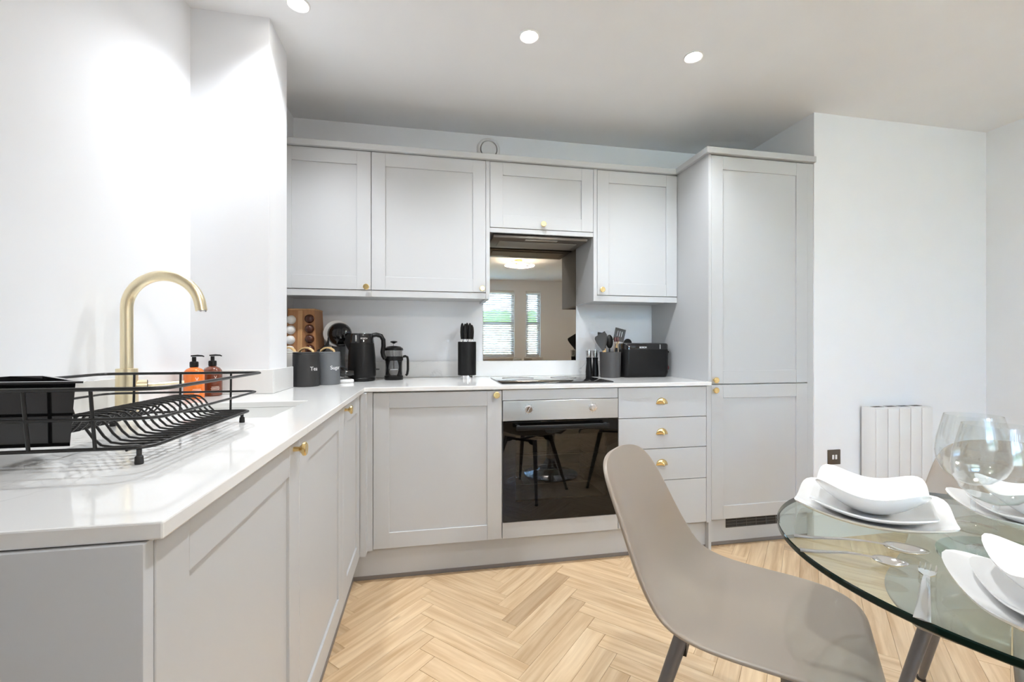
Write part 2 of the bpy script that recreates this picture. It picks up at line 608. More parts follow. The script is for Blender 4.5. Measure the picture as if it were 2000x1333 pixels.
def blind(x0, x1, z0, z1, label):
    t = thing('venetian_blind', label, 'blind', ((x0 + x1) / 2, YR + 0.0, z0), 0, 'white blinds on the rear windows')
    h = (x1 - x0) / 2
    obj('headrail', B().box(-h, h, -0.02, 0.025, z1 - z0 - 0.045, z1 - z0 - 0.004, 0.003), 'slat', t)
    sl = B()
    sl.box(-h + 0.005, h - 0.005, -0.022, 0.022, -0.0008, 0.0008)
    sl.move(Matrix.Rotation(math.radians(29), 4, 'X'))
    first = obj('slat', sl, 'slat', t, loc=(0, 0, 0.05), smooth=False)
    z = 0.05 + 0.043
    while z < z1 - z0 - 0.06:
        c = first.copy()
        C.objects.link(c)
        c.parent = t
        c.location = (0, 0, z)
        z += 0.043
    obj('bottom_rail', B().box(-h + 0.005, h - 0.005, -0.02, 0.02, 0.006, 0.024, 0.003), 'slat', t)
    for s in (-0.7, 0.7):
        obj('cord', B().box(s * h - 0.001, s * h + 0.001, 0.023, 0.025, 0.02, z1 - z0 - 0.03), 'slat', t, smooth=False)
blind(W1[0] + 0.01, W1[1] - 0.01, *WZ, 'wide white slatted blind over the larger window seen in the mirror')
blind(W2[0] + 0.01, W2[1] - 0.01, *WZ, 'narrow white slatted blind over the slim window seen in the mirror')
# outdoors beyond the windows
tag(obj('patio', B().box(-6, 8, -9, YR - T - 0.02, -0.2, -0.15), 'paving', smooth=False), None, kind='structure')
tag(obj('garden_wall', B().box(-6, 8, -7.0, -6.8, -0.15, 1.75, 0.02), 'render'), 'cream garden wall outside beyond the blinds', 'wall')
hb = B()
bmesh.ops.create_grid(hb.bm, x_segments=120, y_segments=14, size=1.0)
for v in hb.bm.verts:
    x, y = v.co.x * 6.5 + 1, v.co.y
    z = 1.4 + (1 - y * y) * 0.75 + random.uniform(-0.06, 0.06)
    v.co = Vector((x + random.uniform(-.05, .05), -7.6 + y * 0.45 + random.uniform(-.05, .05), z))
tag(obj('hedge', hb, 'hedge'), 'green clipped hedge rising above the garden wall', 'hedge')

# ------------------------------------------------------------------ cabinets
DF = 2.102           # front face of the base doors (back run)
DT = 0.020           # door thickness
def knob(parent, x, z, y=0.0):
    b = B()
    b.lathe([(0, 0), (0.0055, 0), (0.005, 0.012), (0.0125, 0.019), (0.0155, 0.021), (0.0155, 0.026), (0.013, 0.028), (0, 0.028)], 24)
    b.move(Matrix.Translation((x, y, z)) @ Matrix.Rotation(PI / 2, 4, 'X'))
    return obj('knob', b, 'brass', parent)

def shaker(parent, x0, x1, z0, z1, rail=0.071, knob_at=None, y=0.0):
    """shaker door facing -Y, front face at y; panel + stiles + rails + knob"""
    gp = 0.0015
    x0 += gp; x1 -= gp; z0 += gp; z1 -= gp
    d = obj('door', B().box(x0 + rail - 0.006, x1 - rail + 0.006, y + 0.007, y + DT - 0.001, z0 + rail - 0.006, z1 - rail + 0.006), 'cab', parent, smooth=False)
    for a, b_ in ((x0, x0 + rail), (x1 - rail, x1)):
        obj('stile', B().box(a, b_, y, y + DT, z0, z1, 0.0012, 1), 'cab', d)
    for a, b_ in ((z0, z0 + rail), (z1 - rail, z1)):
        obj('rail', B().box(x0 + rail + 0.0001, x1 - rail - 0.0001, y + 0.0003, y + DT, a, b_, 0.0010, 1), 'cab', d)
    if knob_at:
        knob(d, knob_at[0], knob_at[1], y)
    return d

def body(parent, x0, x1, z0, z1, depth, y=DT + 0.001, bottom_in=0.0):
    return obj('body', B().box(x0 + 0.0006, x1 - 0.0006, y, y + depth, z0, z1), 'cab', parent, smooth=False)

# --- back run, base units
XB0, XB1, XB2, XB3 = -0.248, 0.353, 0.953, 1.454
ZD0, ZD1 = 0.1575, 0.882
t = thing('corner_base_cabinet', 'pale grey shaker base cabinet in the corner left of the oven', 'cabinet', (XB0, DF, 0), 0, 'base cabinets')
body(t, -0.35, XB1 - XB0, 0.152, 0.8825, 0.58)
shaker(t, 0, XB1 - XB0, ZD0, ZD1 - 0.004, knob_at=(0.571, 0.858))
obj('corner_post', B().slab([-0.0485, -0.024, -0.0005], [-0.054, -0.002, 0.019], lambda i, j: not (i == 1 and j == 0), 0.154, 0.881), 'cab', t, smooth=False)

t = thing('oven_housing', 'pale grey oven housing unit with plain panels above and below the oven', 'cabinet', (XB1, DF, 0), 0, 'base cabinets')
w = XB2 - XB1
obj('top_panel', B().box(0.002, w - 0.002, 0, DT, 0.829, ZD1 - 0.002, 0.001, 1), 'cab', t)
obj('bottom_panel', B().box(0.002, w - 0.002, 0, DT, ZD0 + 0.001, 0.236, 0.001, 1), 'cab', t)
obj('body', B().slab([0.0006, 0.018, w - 0.018, w - 0.0006], [0.152, 0.22, 0.84, 0.8825], lambda i, j: not (i == 1 and j == 1), -0.6, -0.021).move(Matrix(((1, 0, 0, 0), (0, 0, -1, 0), (0, 1, 0, 0), (0, 0, 0, 1)))), 'cab', t, smooth=False)

t = thing('drawer_cabinet', 'pale grey four drawer base cabinet with brass cup pulls', 'cabinet', (XB2, DF, 0), 0, 'base cabinets')
w = XB3 - XB2
body(t, 0, w, 0.152, 0.8825, 0.58)
def cup_handle(parent, x, z, y=0.0):
    b = B()
    rings = []
    nu, nv = 16, 8
    for j in range(nv + 1):
        ph = (PI / 2) * j / nv
        ring = []
        for i in range(nu + 1):
            th = PI * i / nu
            rx, rz, ry = 0.033, 0.021, 0.026
            ring.append((x + rx * math.cos(th) * math.cos(ph * 0.999), y - 0.0005 - ry * math.sin(ph) * (0.25 + 0.75 * math.sin(th)), z - 0.012 + rz * 1.6 * math.sin(th) * math.cos(ph * 0.999) * 0.98))
        rings.append(ring)
    b.ring_loft(rings, False, False, closed=False)
    o = obj('cup_pull', b, 'brass', parent)
    md = o.modifiers.new('thick', 'SOLIDIFY')
    md.thickness = 0.002
    return o
zz = [ZD0 + 0.001, 0.394, 0.56, 0.721, 0.880]
for k in range(4):
    d = obj('drawer_front', B().box(0.0015, w - 0.0015, 0, DT, zz[k] + 0.0016, zz[k + 1] - 0.0016, 0.0012, 1), 'cab', t)
    cup_handle(d, 1.195 - XB2, (0.33, 0.485, 0.646, 0.804)[k])
obj('filler_strip', B().box(w + 0.001, w + 0.0195, 0.002, DT, 0.154, 0.881), 'cab', t, smooth=False)

# --- tall unit
XT0, XT1, YT = 1.475, 2.137, 2.118
t = thing('tall_cabinet', 'tall pale grey fridge housing cabinet beside the boxed wall', 'cabinet', (XT0, YT, 0))
obj('side_panel', B().box(0.0, 0.016, -0.002, YB - YT - 0.001, 0.001, 2.1225), 'cab', t, smooth=False)
body(t, 0.017, 0.66, 0.152, 2.121, 0.58)
shaker(t, 0.0165, 0.621, 0.888, 2.1195, knob_at=(0.033, 0.911))
shaker(t, 0.0165, 0.621, 0.157, 0.885, knob_at=(0.033, 0.857))
obj('filler_strip', B().box(0.6225, 0.6610, 0.004, DT, 0.152, 2.1205), 'cab', t, smooth=False)
pl = obj('plinth', B().box(0.0165, 0.6605, 0.045, 0.061, 0.001, 0.151), 'cab', t, smooth=False)
obj('plinth_strip', B().box(0.0165, 0.6605, 0.0425, 0.0448, 0.001, 0.019), 'plinth_grey', pl, smooth=False)
vg = obj('vent_grille', B().box(0.138, 0.480, 0.0425, 0.0448, 0.092, 0.142), 'dark', pl, smooth=False)
gr = B()
gr.slab([0.138] + [0.138 + 0.0625 * k + q for k in range(1, 6) for q in (-0.0015, 0.0015)] + [0.480], [0.092, 0.096, 0.110, 0.113, 0.127, 0.130, 0.138, 0.142],
        lambda i, j: i % 2 == 1 or j % 2 == 0, 0.0, 0.003)
gr.move(Matrix(((1, 0, 0, 0), (0, 0, -1, 0.0425), (0, 1, 0, 0), (0, 0, 0, 1))))
tag(obj('grille_bars', gr, mat('grille_grey', (0.10, 0.10, 0.10), 0.5), pl, smooth=False), 'dark ventilation grille bars')

# --- plinth of the two base runs
t = thing('plinth', 'pale grey recessed plinth running under the base cabinets', 'plinth', (0, 0, 0))
pb = obj('board', B().box(-0.357, 1.4745, 2.145, 2.161, 0.001, 0.1515), 'cab', t, smooth=False)
obj('plinth_strip', B().box(-0.340, 1.4745, 2.1425, 2.1448, 0.001, 0.019), 'plinth_grey', pb, smooth=False)
pb = obj('board', B().box(-0.357, -0.341, 0.56, 2.1445, 0.001, 0.1515), 'cab', t, smooth=False)
obj('plinth_strip', B().box(-0.3408, -0.3385, 0.56, 2.1424, 0.001, 0.019), 'plinth_grey', pb, smooth=False)

# --- left run, doors face +X
XD = -0.297
def left_unit(y0, y1, label, knob_y):
    t = thing('base_cabinet', label, 'cabinet', (XD, y0, 0), PI / 2, 'base cabinets')
    w = y1 - y0
    return t, w
t, w = left_unit(0.553, 1.111, 'wide pale grey shaker base cabinet at the open end of the sink run', None)
body(t, 0.0, w, 0.152, 0.8825, 0.58)
shaker(t, 0, w, ZD0, 0.880, knob_at=(w - 0.045, 0.861))
obj('end_panel', B().box(-0.020, -0.0008, 0.0, 0.608, 0.001, 0.8828, 0.002), 'cab', t)
t, w = left_unit(1.111, 1.656, 'pale grey shaker cabinet under the sink', None)
obj('body', B().slab([0.0006, 0.018, w - 0.018, w - 0.0006], [DT + 0.001, 0.04, 0.58, 0.60], lambda i, j: not (i == 1 and j == 1), 0.152, 0.8825), 'cab', t, smooth=False)
shaker(t, 0, w, ZD0, 0.880)
t, w = left_unit(1.656, 2.046, 'narrow pale grey shaker cabinet between the sink cabinet and the corner', None)
body(t, 0.0, w - 0.001, 0.152, 0.8825, 0.10)
shaker(t, 0, w, ZD0, 0.880, knob_at=(-0.02 + 0.05, 0.861))

# --- worktop with sink cut-out
SX0, SX1, SY0, SY1 = -0.765, -0.411, 1.27, 1.633
xs = [XL + 0.001, SX0, XREC + 0.001, PX - 0.0, SX1, -0.281, 1.4745]
xs = [-0.906, -0.765, -0.7605, -0.6235, SX1, -0.281, 1.4742]
ys = [0.538, SY0, SY1, 1.9155, 2.087, 2.1375, 2.7265]
def wt_in(i, j):
    x = (xs[i] + xs[i + 1]) / 2
    y = (ys[j] + ys[j + 1]) / 2
    if SX0 < x < SX1 and SY0 < y < SY1:
        return False
    if y < 2.087:
        if x > -0.281:
            return False
        if y > 1.9155 and x < -0.6235:
            return False
        return True
    if y < 2.1375:
        return x > -0.6235
    return x > -0.7605
wt = obj('worktop', B().slab(xs, ys, wt_in, 0.884, 0.904), 'quartz', smooth=False)
bv = wt.modifiers.new('edge', 'BEVEL')
bv.width = 0.0025
bv.segments = 2
bv.limit_method = 'ANGLE'
tag(wt, 'L shaped white quartz worktop with faint grey veins', 'worktop')
# --- upstand
t = thing('upstand', 'low white quartz upstand along the walls behind the worktop', 'upstand', (0, 0, 0.904))
for k, (x0, x1, y0, y1) in enumerate(((XL + 0.0005, XL + 0.0185, 0.54, 1.8975), (XL + 0.0005, PX + 0.020, 1.898, PY0 - 0.0005), (PX + 0.0005, PX + 0.020, PY0, 2.165), (XREC + 0.0005, 1.474, YB - 0.0185, YB - 0.0005))):
    obj('strip', B().box(x0, x1, y0, y1, 0.0005, 0.096, 0.0015, 1), 'quartz', t)

# --- sink
t = thing('sink', 'white ceramic undermount sink sunk into the worktop', 'sink', ((SX0 + SX1) / 2, (SY0 + SY1) / 2, 0.70))
hx, hy = (SX1 - SX0) / 2 + 0.002, (SY1 - SY0) / 2 + 0.002
def rrect(hx, hy, r, z, n=5):
    pts = []
    for cx, cy, a0 in ((hx - r, hy - r, 0), (-hx + r, hy - r, PI / 2), (-hx + r, -hy + r, PI), (hx - r, -hy + r, 1.5 * PI)):
        for k in range(n + 1):
            a = a0 + PI / 2 * k / n
            pts.append((cx + r * math.cos(a), cy + r * math.sin(a), z))
    return pts
b = B()
b.ring_loft([rrect(hx + 0.015, hy + 0.015, 0.02, 0.1835), rrect(hx, hy, 0.02, 0.1835), rrect(hx - 0.004, hy - 0.004, 0.025, 0.17), rrect(hx - 0.012, hy - 0.012, 0.03, 0.03), rrect(hx - 0.03, hy - 0.03, 0.03, 0.012), rrect(0.05, 0.05, 0.03, 0.006)], False, True)
o = obj('basin', b, 'sink', t)
obj('drain', B().lathe([(0, 0.0075), (0.03, 0.0075), (0.038, 0.0105), (0.042, 0.0072), (0.042, 0.0065)], 24), 'chrome', t)

# --- tap
TX, TY = -0.835, 1.425
t = thing('tap', 'tall brushed gold swan neck kitchen tap with side lever', 'tap', (TX, TY, 0.9042))
obj('base_sleeve', B().lathe([(0, 0), (0.027, 0), (0.027, 0.005), (0.0255, 0.006), (0.0248, 0.125), (0.023, 0.126), (0, 0.126)], 32), 'satin_brass', t)
R = 0.0935
pts = [(0, 0, 0.125), (0, 0, 0.20), (0, 0, 0.28)]
zc = 0.297
for k in range(0, 27):
    a = PI - k / 26 * math.radians(172)
    pts.append((R + R * math.cos(a), 0, zc + R * math.sin(a)))
lx, ly, lz = pts[-1]
pts.append((lx + 0.003, 0, lz - 0.018))
sp = obj('spout', B().tube(pts, 0.0148, 20), 'satin_brass', t, rot=(0, 0, 0.0))
obj('aerator', B().lathe([(0, 0), (0.013, 0), (0.013, 0.004), (0, 0.004)], 20, (lx + 0.003, 0, lz - 0.0215)), 'chrome', t)
ld = math.radians(12)
lv = obj('lever_hub', B().tube([(0.02, 0, 0.076), (0.044, 0, 0.076)], 0.016, 24).move(Matrix.Rotation(math.radians(30), 4, 'Z')), 'satin_brass', t)
obj('lever_gap', B().tube([(0.0442, 0, 0.076), (0.0458, 0, 0.076)], 0.0155, 24).move(Matrix.Rotation(math.radians(30), 4, 'Z')), 'dark', lv)
obj('lever_arm', B().tube([(0.046, 0, 0.076), (0.056, 0, 0.0765), (0.13, 0, 0.081)], 0.005, 12, radii=[0.011, 0.0052, 0.0042]).move(Matrix.Rotation(math.radians(30), 4, 'Z')), 'satin_brass', lv)

# ------------------------------------------------------------------ wall units
WF = 2.414
ZW0, ZW1, ZP = 1.388, 2.118, 1.354
def wall_unit(x0, x1, label, z0, zbody, knob_at, ends=(), pelmet=True):
    t = thing('wall_cabinet', label, 'cabinet', (x0, WF, zbody), 0, 'wall cabinets')
    w = x1 - x0
    obj('body', B().box(0.0006, w - 0.0006, DT + 0.001, YB - WF - 0.001, 0.012, ZW1 - zbody), 'cab', t, smooth=False)
    shaker(t, 0, w, z0 - zbody, ZW1 - zbody, knob_at=(knob_at[0] - x0, knob_at[1] - zbody))
    obj('bottom_rail', B().box(0.0006 , w - 0.0006, 0.004, DT + 0.0008, 0.0, z0 - zbody - 0.001), 'cab', t, smooth=False)
    for (a, b_) in ends:
        obj('end_panel', B().box(a - x0, b_ - x0, 0.001, YB - WF - 0.001, 0.0, ZW1 - zbody), 'cab', t, smooth=False)
    return t
wall_unit(-0.756, -0.293, 'leftmost wall cabinet, partly hidden behind the white pier', ZW0, ZP, (-0.316, 1.402))
wall_unit(-0.293, 0.315, 'wide wall cabinet above the kettle and knife block', ZW0, ZP, (0.293, 1.408), ends=((0.3155, 0.3365),))
wall_unit(0.337, 0.942, 'short wall cabinet above the extractor hood', 1.751, 1.726, (0.638, 1.778))
wall_unit(0.9635, 1.4742, 'right hand wall cabinet above the toaster next to the tall unit', ZW0, ZP, (0.989, 1.419), ends=((0.9425, 0.963),))
# cornice
t = thing('cornice', 'flat pale grey cornice board along the tops of the cabinets', 'cornice', (0, 0, 2.119))
obj('board', B().box(-0.760, 1.4555, 2.394, YB - 0.001, 0.0003, 0.031, 0.002, 1), 'cab', t)
obj('board', B().box(1.456, XT1 - 0.0008, 2.098, YB - 0.001, 0.0042, 0.0365, 0.002, 1), 'cab', t)

# extractor hood
t = thing('extractor_hood', 'built in metal extractor hood under the short wall cabinet', 'hood', (0.64, 2.57, 1.7255))
obj('casing', B().box(-0.28, 0.28, -0.125, 0.135, -0.022, -0.0005, 0.006), 'hood', t)
obj('filter', B().box(-0.235, 0.235, -0.055, 0.095, -0.026, -0.0222, 0.002, 1), 'hood_filter', t)
obj('control_strip', B().box(-0.09, 0.10, -0.112, -0.086, -0.0245, -0.0222, 0.001, 1), 'steel', t)

# mirror splashback
tag(obj('mirror_splashback', B().box(0.3375, 0.9415, YB - 0.0065, YB - 0.0005, 1.0012, 1.7245, 0.001, 1), 'mirror', smooth=False), 'bronze tinted mirror splashback behind the hob', 'splashback')

# round wall vent
t = thing('wall_vent', 'round white extractor vent on the wall above the cabinets', 'vent', (0.372, YB, 2.318))
rot = Matrix.Rotation(PI / 2, 4, 'X')
obj('flange', B().lathe([(0.050, 0.0005), (0.072, 0.0005), (0.072, 0.004), (0.060, 0.012), (0.055, 0.012), (0.050, 0.002)], 40).move(rot), 'white', t)
obj('disc', B().lathe([(0, 0.004), (0.046, 0.004), (0.049, 0.012), (0.047, 0.017), (0, 0.018)], 40).move(rot), 'white', t)
obj('shadow_gap', B().lathe([(0, 0.001), (0.0495, 0.001), (0.0495, 0.0025), (0, 0.0025)], 32).move(rot), 'dark', t)

# ------------------------------------------------------------------ oven and hob
OX0, OX1 = 0.3565, 0.9505
t = thing('oven', 'built in single oven with steel control panel and black glass door', 'oven', (OX0, DF - 0.004, 0.0))
w = OX1 - OX0
cp = obj('control_panel', B().box(0, w, 0, 0.022, 0.728, 0.827, 0.0015, 1), 'steel', t)
for x in (0.483 - OX0, 0.814 - OX0):
    b = B().lathe([(0, 0), (0.0195, 0), (0.0195, 0.004), (0.017, 0.006), (0.0155, 0.02), (0.014, 0.022), (0, 0.022)], 32)
    b.box(-0.003, 0.003, -0.015, 0.015, 0.018, 0.025, 0.001, 1)
    b.move(Matrix.Translation((x, 0, 0.785)) @ Matrix.Rotation(0.5, 4, 'Y') @ Matrix.Rotation(PI / 2, 4, 'X'))
    obj('dial', b, 'chrome', cp)
    b = B()
    for k in range(10):
        a = k / 10 * 2 * PI
        b.box(-0.0006, 0.0006, 0.023, 0.0255, 0, 0.0004)
        for v in b.bm.verts:
            pass
        vs = b.bm.verts[:] if False else list(b.bm.verts)[-8:]
        bmesh.ops.transform(b.bm, matrix=Matrix.Rotation(a, 4, 'Z'), verts=vs)
    b.move(Matrix.Translation((x, -0.0002, 0.785)) @ Matrix.Rotation(PI / 2, 4, 'X'))
    tag(obj('dial_marks', b, 'dark', cp, smooth=False), None, kind='stuff')
dr = obj('door', B().slab([0.001, 0.062, w - 0.062, w - 0.001], [0.2385, 0.335, 0.655, 0.7245], lambda i, j: not (i == 1 and j == 1), -0.022, 0.0).move(Matrix(((1, 0, 0, 0), (0, 0, -1, 0), (0, 1, 0, 0), (0, 0, 0, 1)))), 'oven_glass', t, smooth=False)
obj('window', B().box(0.062, w - 0.062, 0.0005, 0.006, 0.335, 0.655), 'oven_window', dr, smooth=False)
hb_ = B()
hb_.box(0.056, w - 0.066, -0.052, -0.040, 0.690, 0.712, 0.004)
obj('handle', hb_, 'black_satin', dr)
for x in (0.066, w - 0.082):
    obj('handle_bracket', B().box(x, x + 0.016, -0.041, -0.0003, 0.694, 0.708, 0.002, 1), 'black_satin', dr)
obj('cavity', B().slab([0.03, 0.045, w - 0.045, w - 0.03], [0.30, 0.315, 0.67, 0.685], lambda i, j: not (i == 1 and j == 1), -0.45, -0.026).move(Matrix(((1, 0, 0, 0), (0, 0, -1, 0), (0, 1, 0, 0), (0, 0, 0, 1)))), 'cavity', t, smooth=False)
obj('cavity_back', B().box(0.03, w - 0.03, 0.4505, 0.456, 0.30, 0.685), 'cavity', t, smooth=False)
for z in (0.40, 0.47, 0.545):
    b = B()
    for (a, c) in (((0.047, 0.05, z), (w - 0.047, 0.05, z)), ((0.047, 0.40, z), (w - 0.047, 0.40, z)), ((0.047, 0.05, z), (0.047, 0.40, z)), ((w - 0.047, 0.05, z), (w - 0.047, 0.40, z))):
        b.tube([a, c], 0.0025, 6)
    for k in range(1, 14):
        x = 0.047 + (w - 0.094) * k / 14
        b.tube([(x, 0.05, z), (x, 0.40, z)], 0.0012, 4)
    tag(obj('wire_shelf', b, 'chrome', t), None)
t = thing('hob', 'black glass ceramic hob set in the worktop above the oven', 'hob', (0.655, 2.352, 0.9042))
obj('glass_top', B().box(-0.295, 0.297, -0.197, 0.205, 0, 0.006, 0.002), 'black_gloss', t)
for (x, y, r) in ((-0.15, -0.08, 0.075), (-0.15, 0.11, 0.09), (0.12, -0.08, 0.09), (0.12, 0.11, 0.075)):
    obj('zone_ring', B().lathe([(r - 0.001, 0.0061), (r, 0.0061), (r, 0.0064), (r - 0.001, 0.0064), (r - 0.001, 0.0061)], 40, (x, y, 0)), 'silicone', t)

# ------------------------------------------------------------------ small things on the worktop
ZT = 0.9043
def canister(x, y, m, text, label, rz, lid=True):
    t = thing('canister', label, 'canister', (x, y, ZT), rz, 'storage canisters in the corner')
    obj('body', B().lathe([(0, 0), (0.056, 0), (0.058, 0.002), (0.058, 0.150), (0.0565, 0.152), (0, 0.152)], 48), m, t)
    ld = obj('lid', B().lathe([(0, 0.1525), (0.0575, 0.1525), (0.0580, 0.154), (0.0580, 0.158), (0.056, 0.160), (0, 0.160)], 48), m, t)
    arc = [(-0.034, 0, 0.1605), (-0.030, 0, 0.168), (-0.015, 0, 0.178), (0, 0, 0.181), (0.015, 0, 0.178), (0.030, 0, 0.168), (0.034, 0, 0.1605)]
    rings = []
    for (px, py, pz) in arc:
        rings.append([(px, -0.010, pz - 0.003), (px, 0.010, pz - 0.003), (px, 0.010, pz + 0.004), (px, -0.010, pz + 0.004)])
    obj('lid_handle', B().ring_loft(rings), 'bamboo', ld)
    if text:
        o = obj('lettering', text_mesh(text, 0.026, 0.0003, 0.0581), 'lettering', t, loc=(0, 0, 0.075), rot=(0, 0, math.radians(64)), smooth=False)
    return t
canister(-0.564, 2.222, 'charcoal', 'Tea', 'near black tea canister beside the white pier', math.radians(-14))
canister(-0.489, 2.318, 'slate', 'Sugar', 'slate grey sugar canister right of the black one', math.radians(-12))
canister(-0.681, 2.362, 'cream_tin', None, 'cream canister half hidden behind the black canister', math.radians(-20))

# coffee pod tower
t = thing('pod_tower', 'tapered wooden coffee pod holder with brown and white pods', 'pod holder', (-0.662, 2.600, ZT), math.radians(-4))
def tower_pt(fx, z):
    """half width of the tower at height z"""
    return 0.084 - 0.016 * z / 0.385
b = B()
def sq(z, s=1.0):
    h = tower_pt(0, z) * s
    return [(-h, -h, z), (h, -h, z), (h, h, z), (-h, h, z)]
obj('body', B().ring_loft([sq(0.0005), sq(0.382)]), 'wood', t)
obj('cap', B().ring_loft([sq(0.3822, 1.03), sq(0.3835, 1.03), sq(0.390, 1.0)]), 'wood_pale', t)
b = B()
for (xa, xb) in ((-0.20, 0.12),):
    h0, h1 = tower_pt(0, 0), tower_pt(0, 0.382)
    b.ring_loft([[(h0 * xa, -h0 - 0.006, 0.001), (h0 * xb, -h0 - 0.006, 0.001), (h0 * xb, -h0 - 0.0002, 0.001), (h0 * xa, -h0 - 0.0002, 0.001)], [(h1 * xa, -h1 - 0.006, 0.380), (h1 * xb, -h1 - 0.006, 0.380), (h1 * xb, -h1 - 0.0002, 0.380), (h1 * xa, -h1 - 0.0002, 0.380)]])
obj('wood_strip', b, 'wood_pale', t)
pod = [(0, 0.022), (0.012, 0.021), (0.020, 0.015), (0.0235, 0.006), (0.0245, 0.0), (0.0, 0.0)]
for k in range(6):
    z = 0.335 - 0.054 * k
    h = tower_pt(0, z)
    o = obj('brown_pod', B().lathe(pod, 20).move(Matrix.Translation((h * 0.60, -h - 0.0005, z)) @ Matrix.Rotation(PI / 2 - 0.06, 4, 'X')), 'pod_brown', t)
    o = obj('white_pod', B().lathe(pod, 20).move(Matrix.Translation((-h * 0.72, -h - 0.0005, z - 0.006)) @ Matrix.Rotation(PI / 2 - 0.06, 4, 'X')), 'pod_white', t)

# coffee machine
t = thing('coffee_machine', 'round headed pod coffee machine in black and white behind the kettle', 'coffee machine', (-0.486, 2.612, ZT), math.radians(18.4))
obj('base', B().box(-0.030, 0.030, -0.186, 0.07, 0.0, 0.020, 0.006), 'white', t)
tray = obj('drip_tray', B().box(-0.034, 0.034, -0.255, -0.187, 0.0, 0.018, 0.005), 'white', t)
obj('tray_grid', B().box(-0.036, 0.036, -0.250, -0.180, 0.036, 0.064, 0.006), 'black_gloss', t)
obj('tray_arm', B().box(-0.012, 0.012, -0.182, -0.015, 0.0642, 0.072, 0.002), 'black_satin', t)
b = B()
rings = []
for (z, hx_, y0, y1) in ((0.0225, 0.036, -0.02, 0.06), (0.06, 0.034, -0.018, 0.06), (0.12, 0.032, -0.005, 0.065), (0.18, 0.036, 0.0, 0.075), (0.22, 0.045, -0.005, 0.085)):
    rings.append([(hx_ * math.cos(a), (y0 + y1) / 2 + (y1 - y0) / 2 * math.sin(a), z) for a in [2 * PI * k / 24 for k in range(24)]])
obj('column', B().ring_loft(rings), 'slate', t)
head = obj('head_shell', B().lathe([(0, 0.03), (0.03, 0.028), (0.057, 0.018), (0.071, 0.0), (0.074, -0.02), (0.072, -0.022), (0.0, -0.022)], 40).move(Matrix.Translation((-0.014, 0.02, 0.259)) @ Matrix.Rotation(-PI / 2, 4, 'X')), 'white', t)
obj('head_dome', B().lathe([(0, 0.062), (0.02, 0.060), (0.04, 0.050), (0.056, 0.033), (0.064, 0.012), (0.066, 0.0), (0, 0.0)], 40).move(Matrix.Translation((0.0, 0.0415 - 0.044, 0.255)) @ Matrix.Rotation(PI / 2, 4, 'X')), 'black_gloss', t)
obj('head_visor', B().lathe([(0, 0.064), (0.02, 0.062), (0.032, 0.056), (0.030, 0.05), (0, 0.05)], 28).move(Matrix.Translation((0.022, -0.012, 0.262)) @ Matrix.Rotation(PI / 2, 4, 'X') @ Matrix.Scale(0.8, 4, (1, 0, 0))), 'black_gloss', t)
obj('spout_block', B().box(-0.02, 0.02, -0.07, -0.01, 0.186, 0.2, 0.005), 'black', t)
obj('lever', B().tube([(-0.066, -0.045, 0.235), (-0.070, -0.075, 0.212), (-0.080, -0.098, 0.188), (-0.100, -0.115, 0.170), (-0.128, -0.125, 0.158)], 0.01, 8, radii=[0.003, 0.006, 0.010, 0.013, 0.008]), 'black_gloss', t)

# kettle
t = thing('kettle', 'black electric jug kettle with loop handle', 'kettle', (-0.352, 2.500, ZT), math.radians(4))
obj('power_base', B().lathe([(0, 0), (0.066, 0), (0.070, 0.004), (0.070, 0.016), (0.067, 0.020), (0, 0.020)], 40), 'black', t)
obj('jug', B().lathe([(0, 0.0205), (0.068, 0.0205), (0.073, 0.030), (0.073, 0.06), (0.070, 0.14), (0.064, 0.205), (0, 0.205)], 48), 'black_satin', t)
obj('collar', B().lathe([(0, 0.2052), (0.0645, 0.2052), (0.060, 0.250), (0.057, 0.256), (0.0, 0.262)], 48), 'black_gloss', t)
rings = []
for (z, out) in ((0.16, 0.002), (0.19, 0.018), (0.215, 0.024), (0.240, 0.020), (0.252, 0.012)):
    rr = 0.0625
    rings.append([(-rr - out, -0.001, z), (-rr + 0.012, -0.026, z), (-rr + 0.02, 0.0, z), (-rr + 0.012, 0.026, z)])
obj('spout', B().ring_loft(rings), 'black_satin', t)
hp = [(0.052, 0, 0.246), (0.075, 0, 0.251), (0.100, 0, 0.244), (0.112, 0, 0.222), (0.113, 0, 0.19), (0.108, 0, 0.155), (0.112, 0, 0.135), (0.122, 0, 0.118)]
rings = []
for i, (x, y, z) in enumerate(hp):
    a = Vector(hp[min(i + 1, len(hp) - 1)]) - Vector(hp[max(i - 1, 0)])
    a.normalize()
    nrm = Vector((a.z, 0, -a.x))
    rings.append([Vector((x, 0, z)) + nrm * (0.012 * math.cos(q)) + Vector((0, 1, 0)) * (0.014 * math.sin(q)) for q in [2 * PI * k / 12 for k in range(12)]])
obj('handle', B().ring_loft(rings), 'black', t)
obj('switch', B().box(0.074, 0.092, -0.010, 0.010, 0.058, 0.066, 0.003), 'black_gloss', t)
obj('water_window', B().box(-0.004, 0.004, -0.0645, -0.060, 0.213, 0.247, 0.001).move(Matrix.Rotation(math.radians(-24), 4, 'Z')), 'chrome', t)
obj('lettering', text_mesh('BOSCH', 0.011, 0.0005, 0.0635), 'lettering', t, loc=(0, 0, 0.226), rot=(0, 0, math.radians(14)), smooth=False)

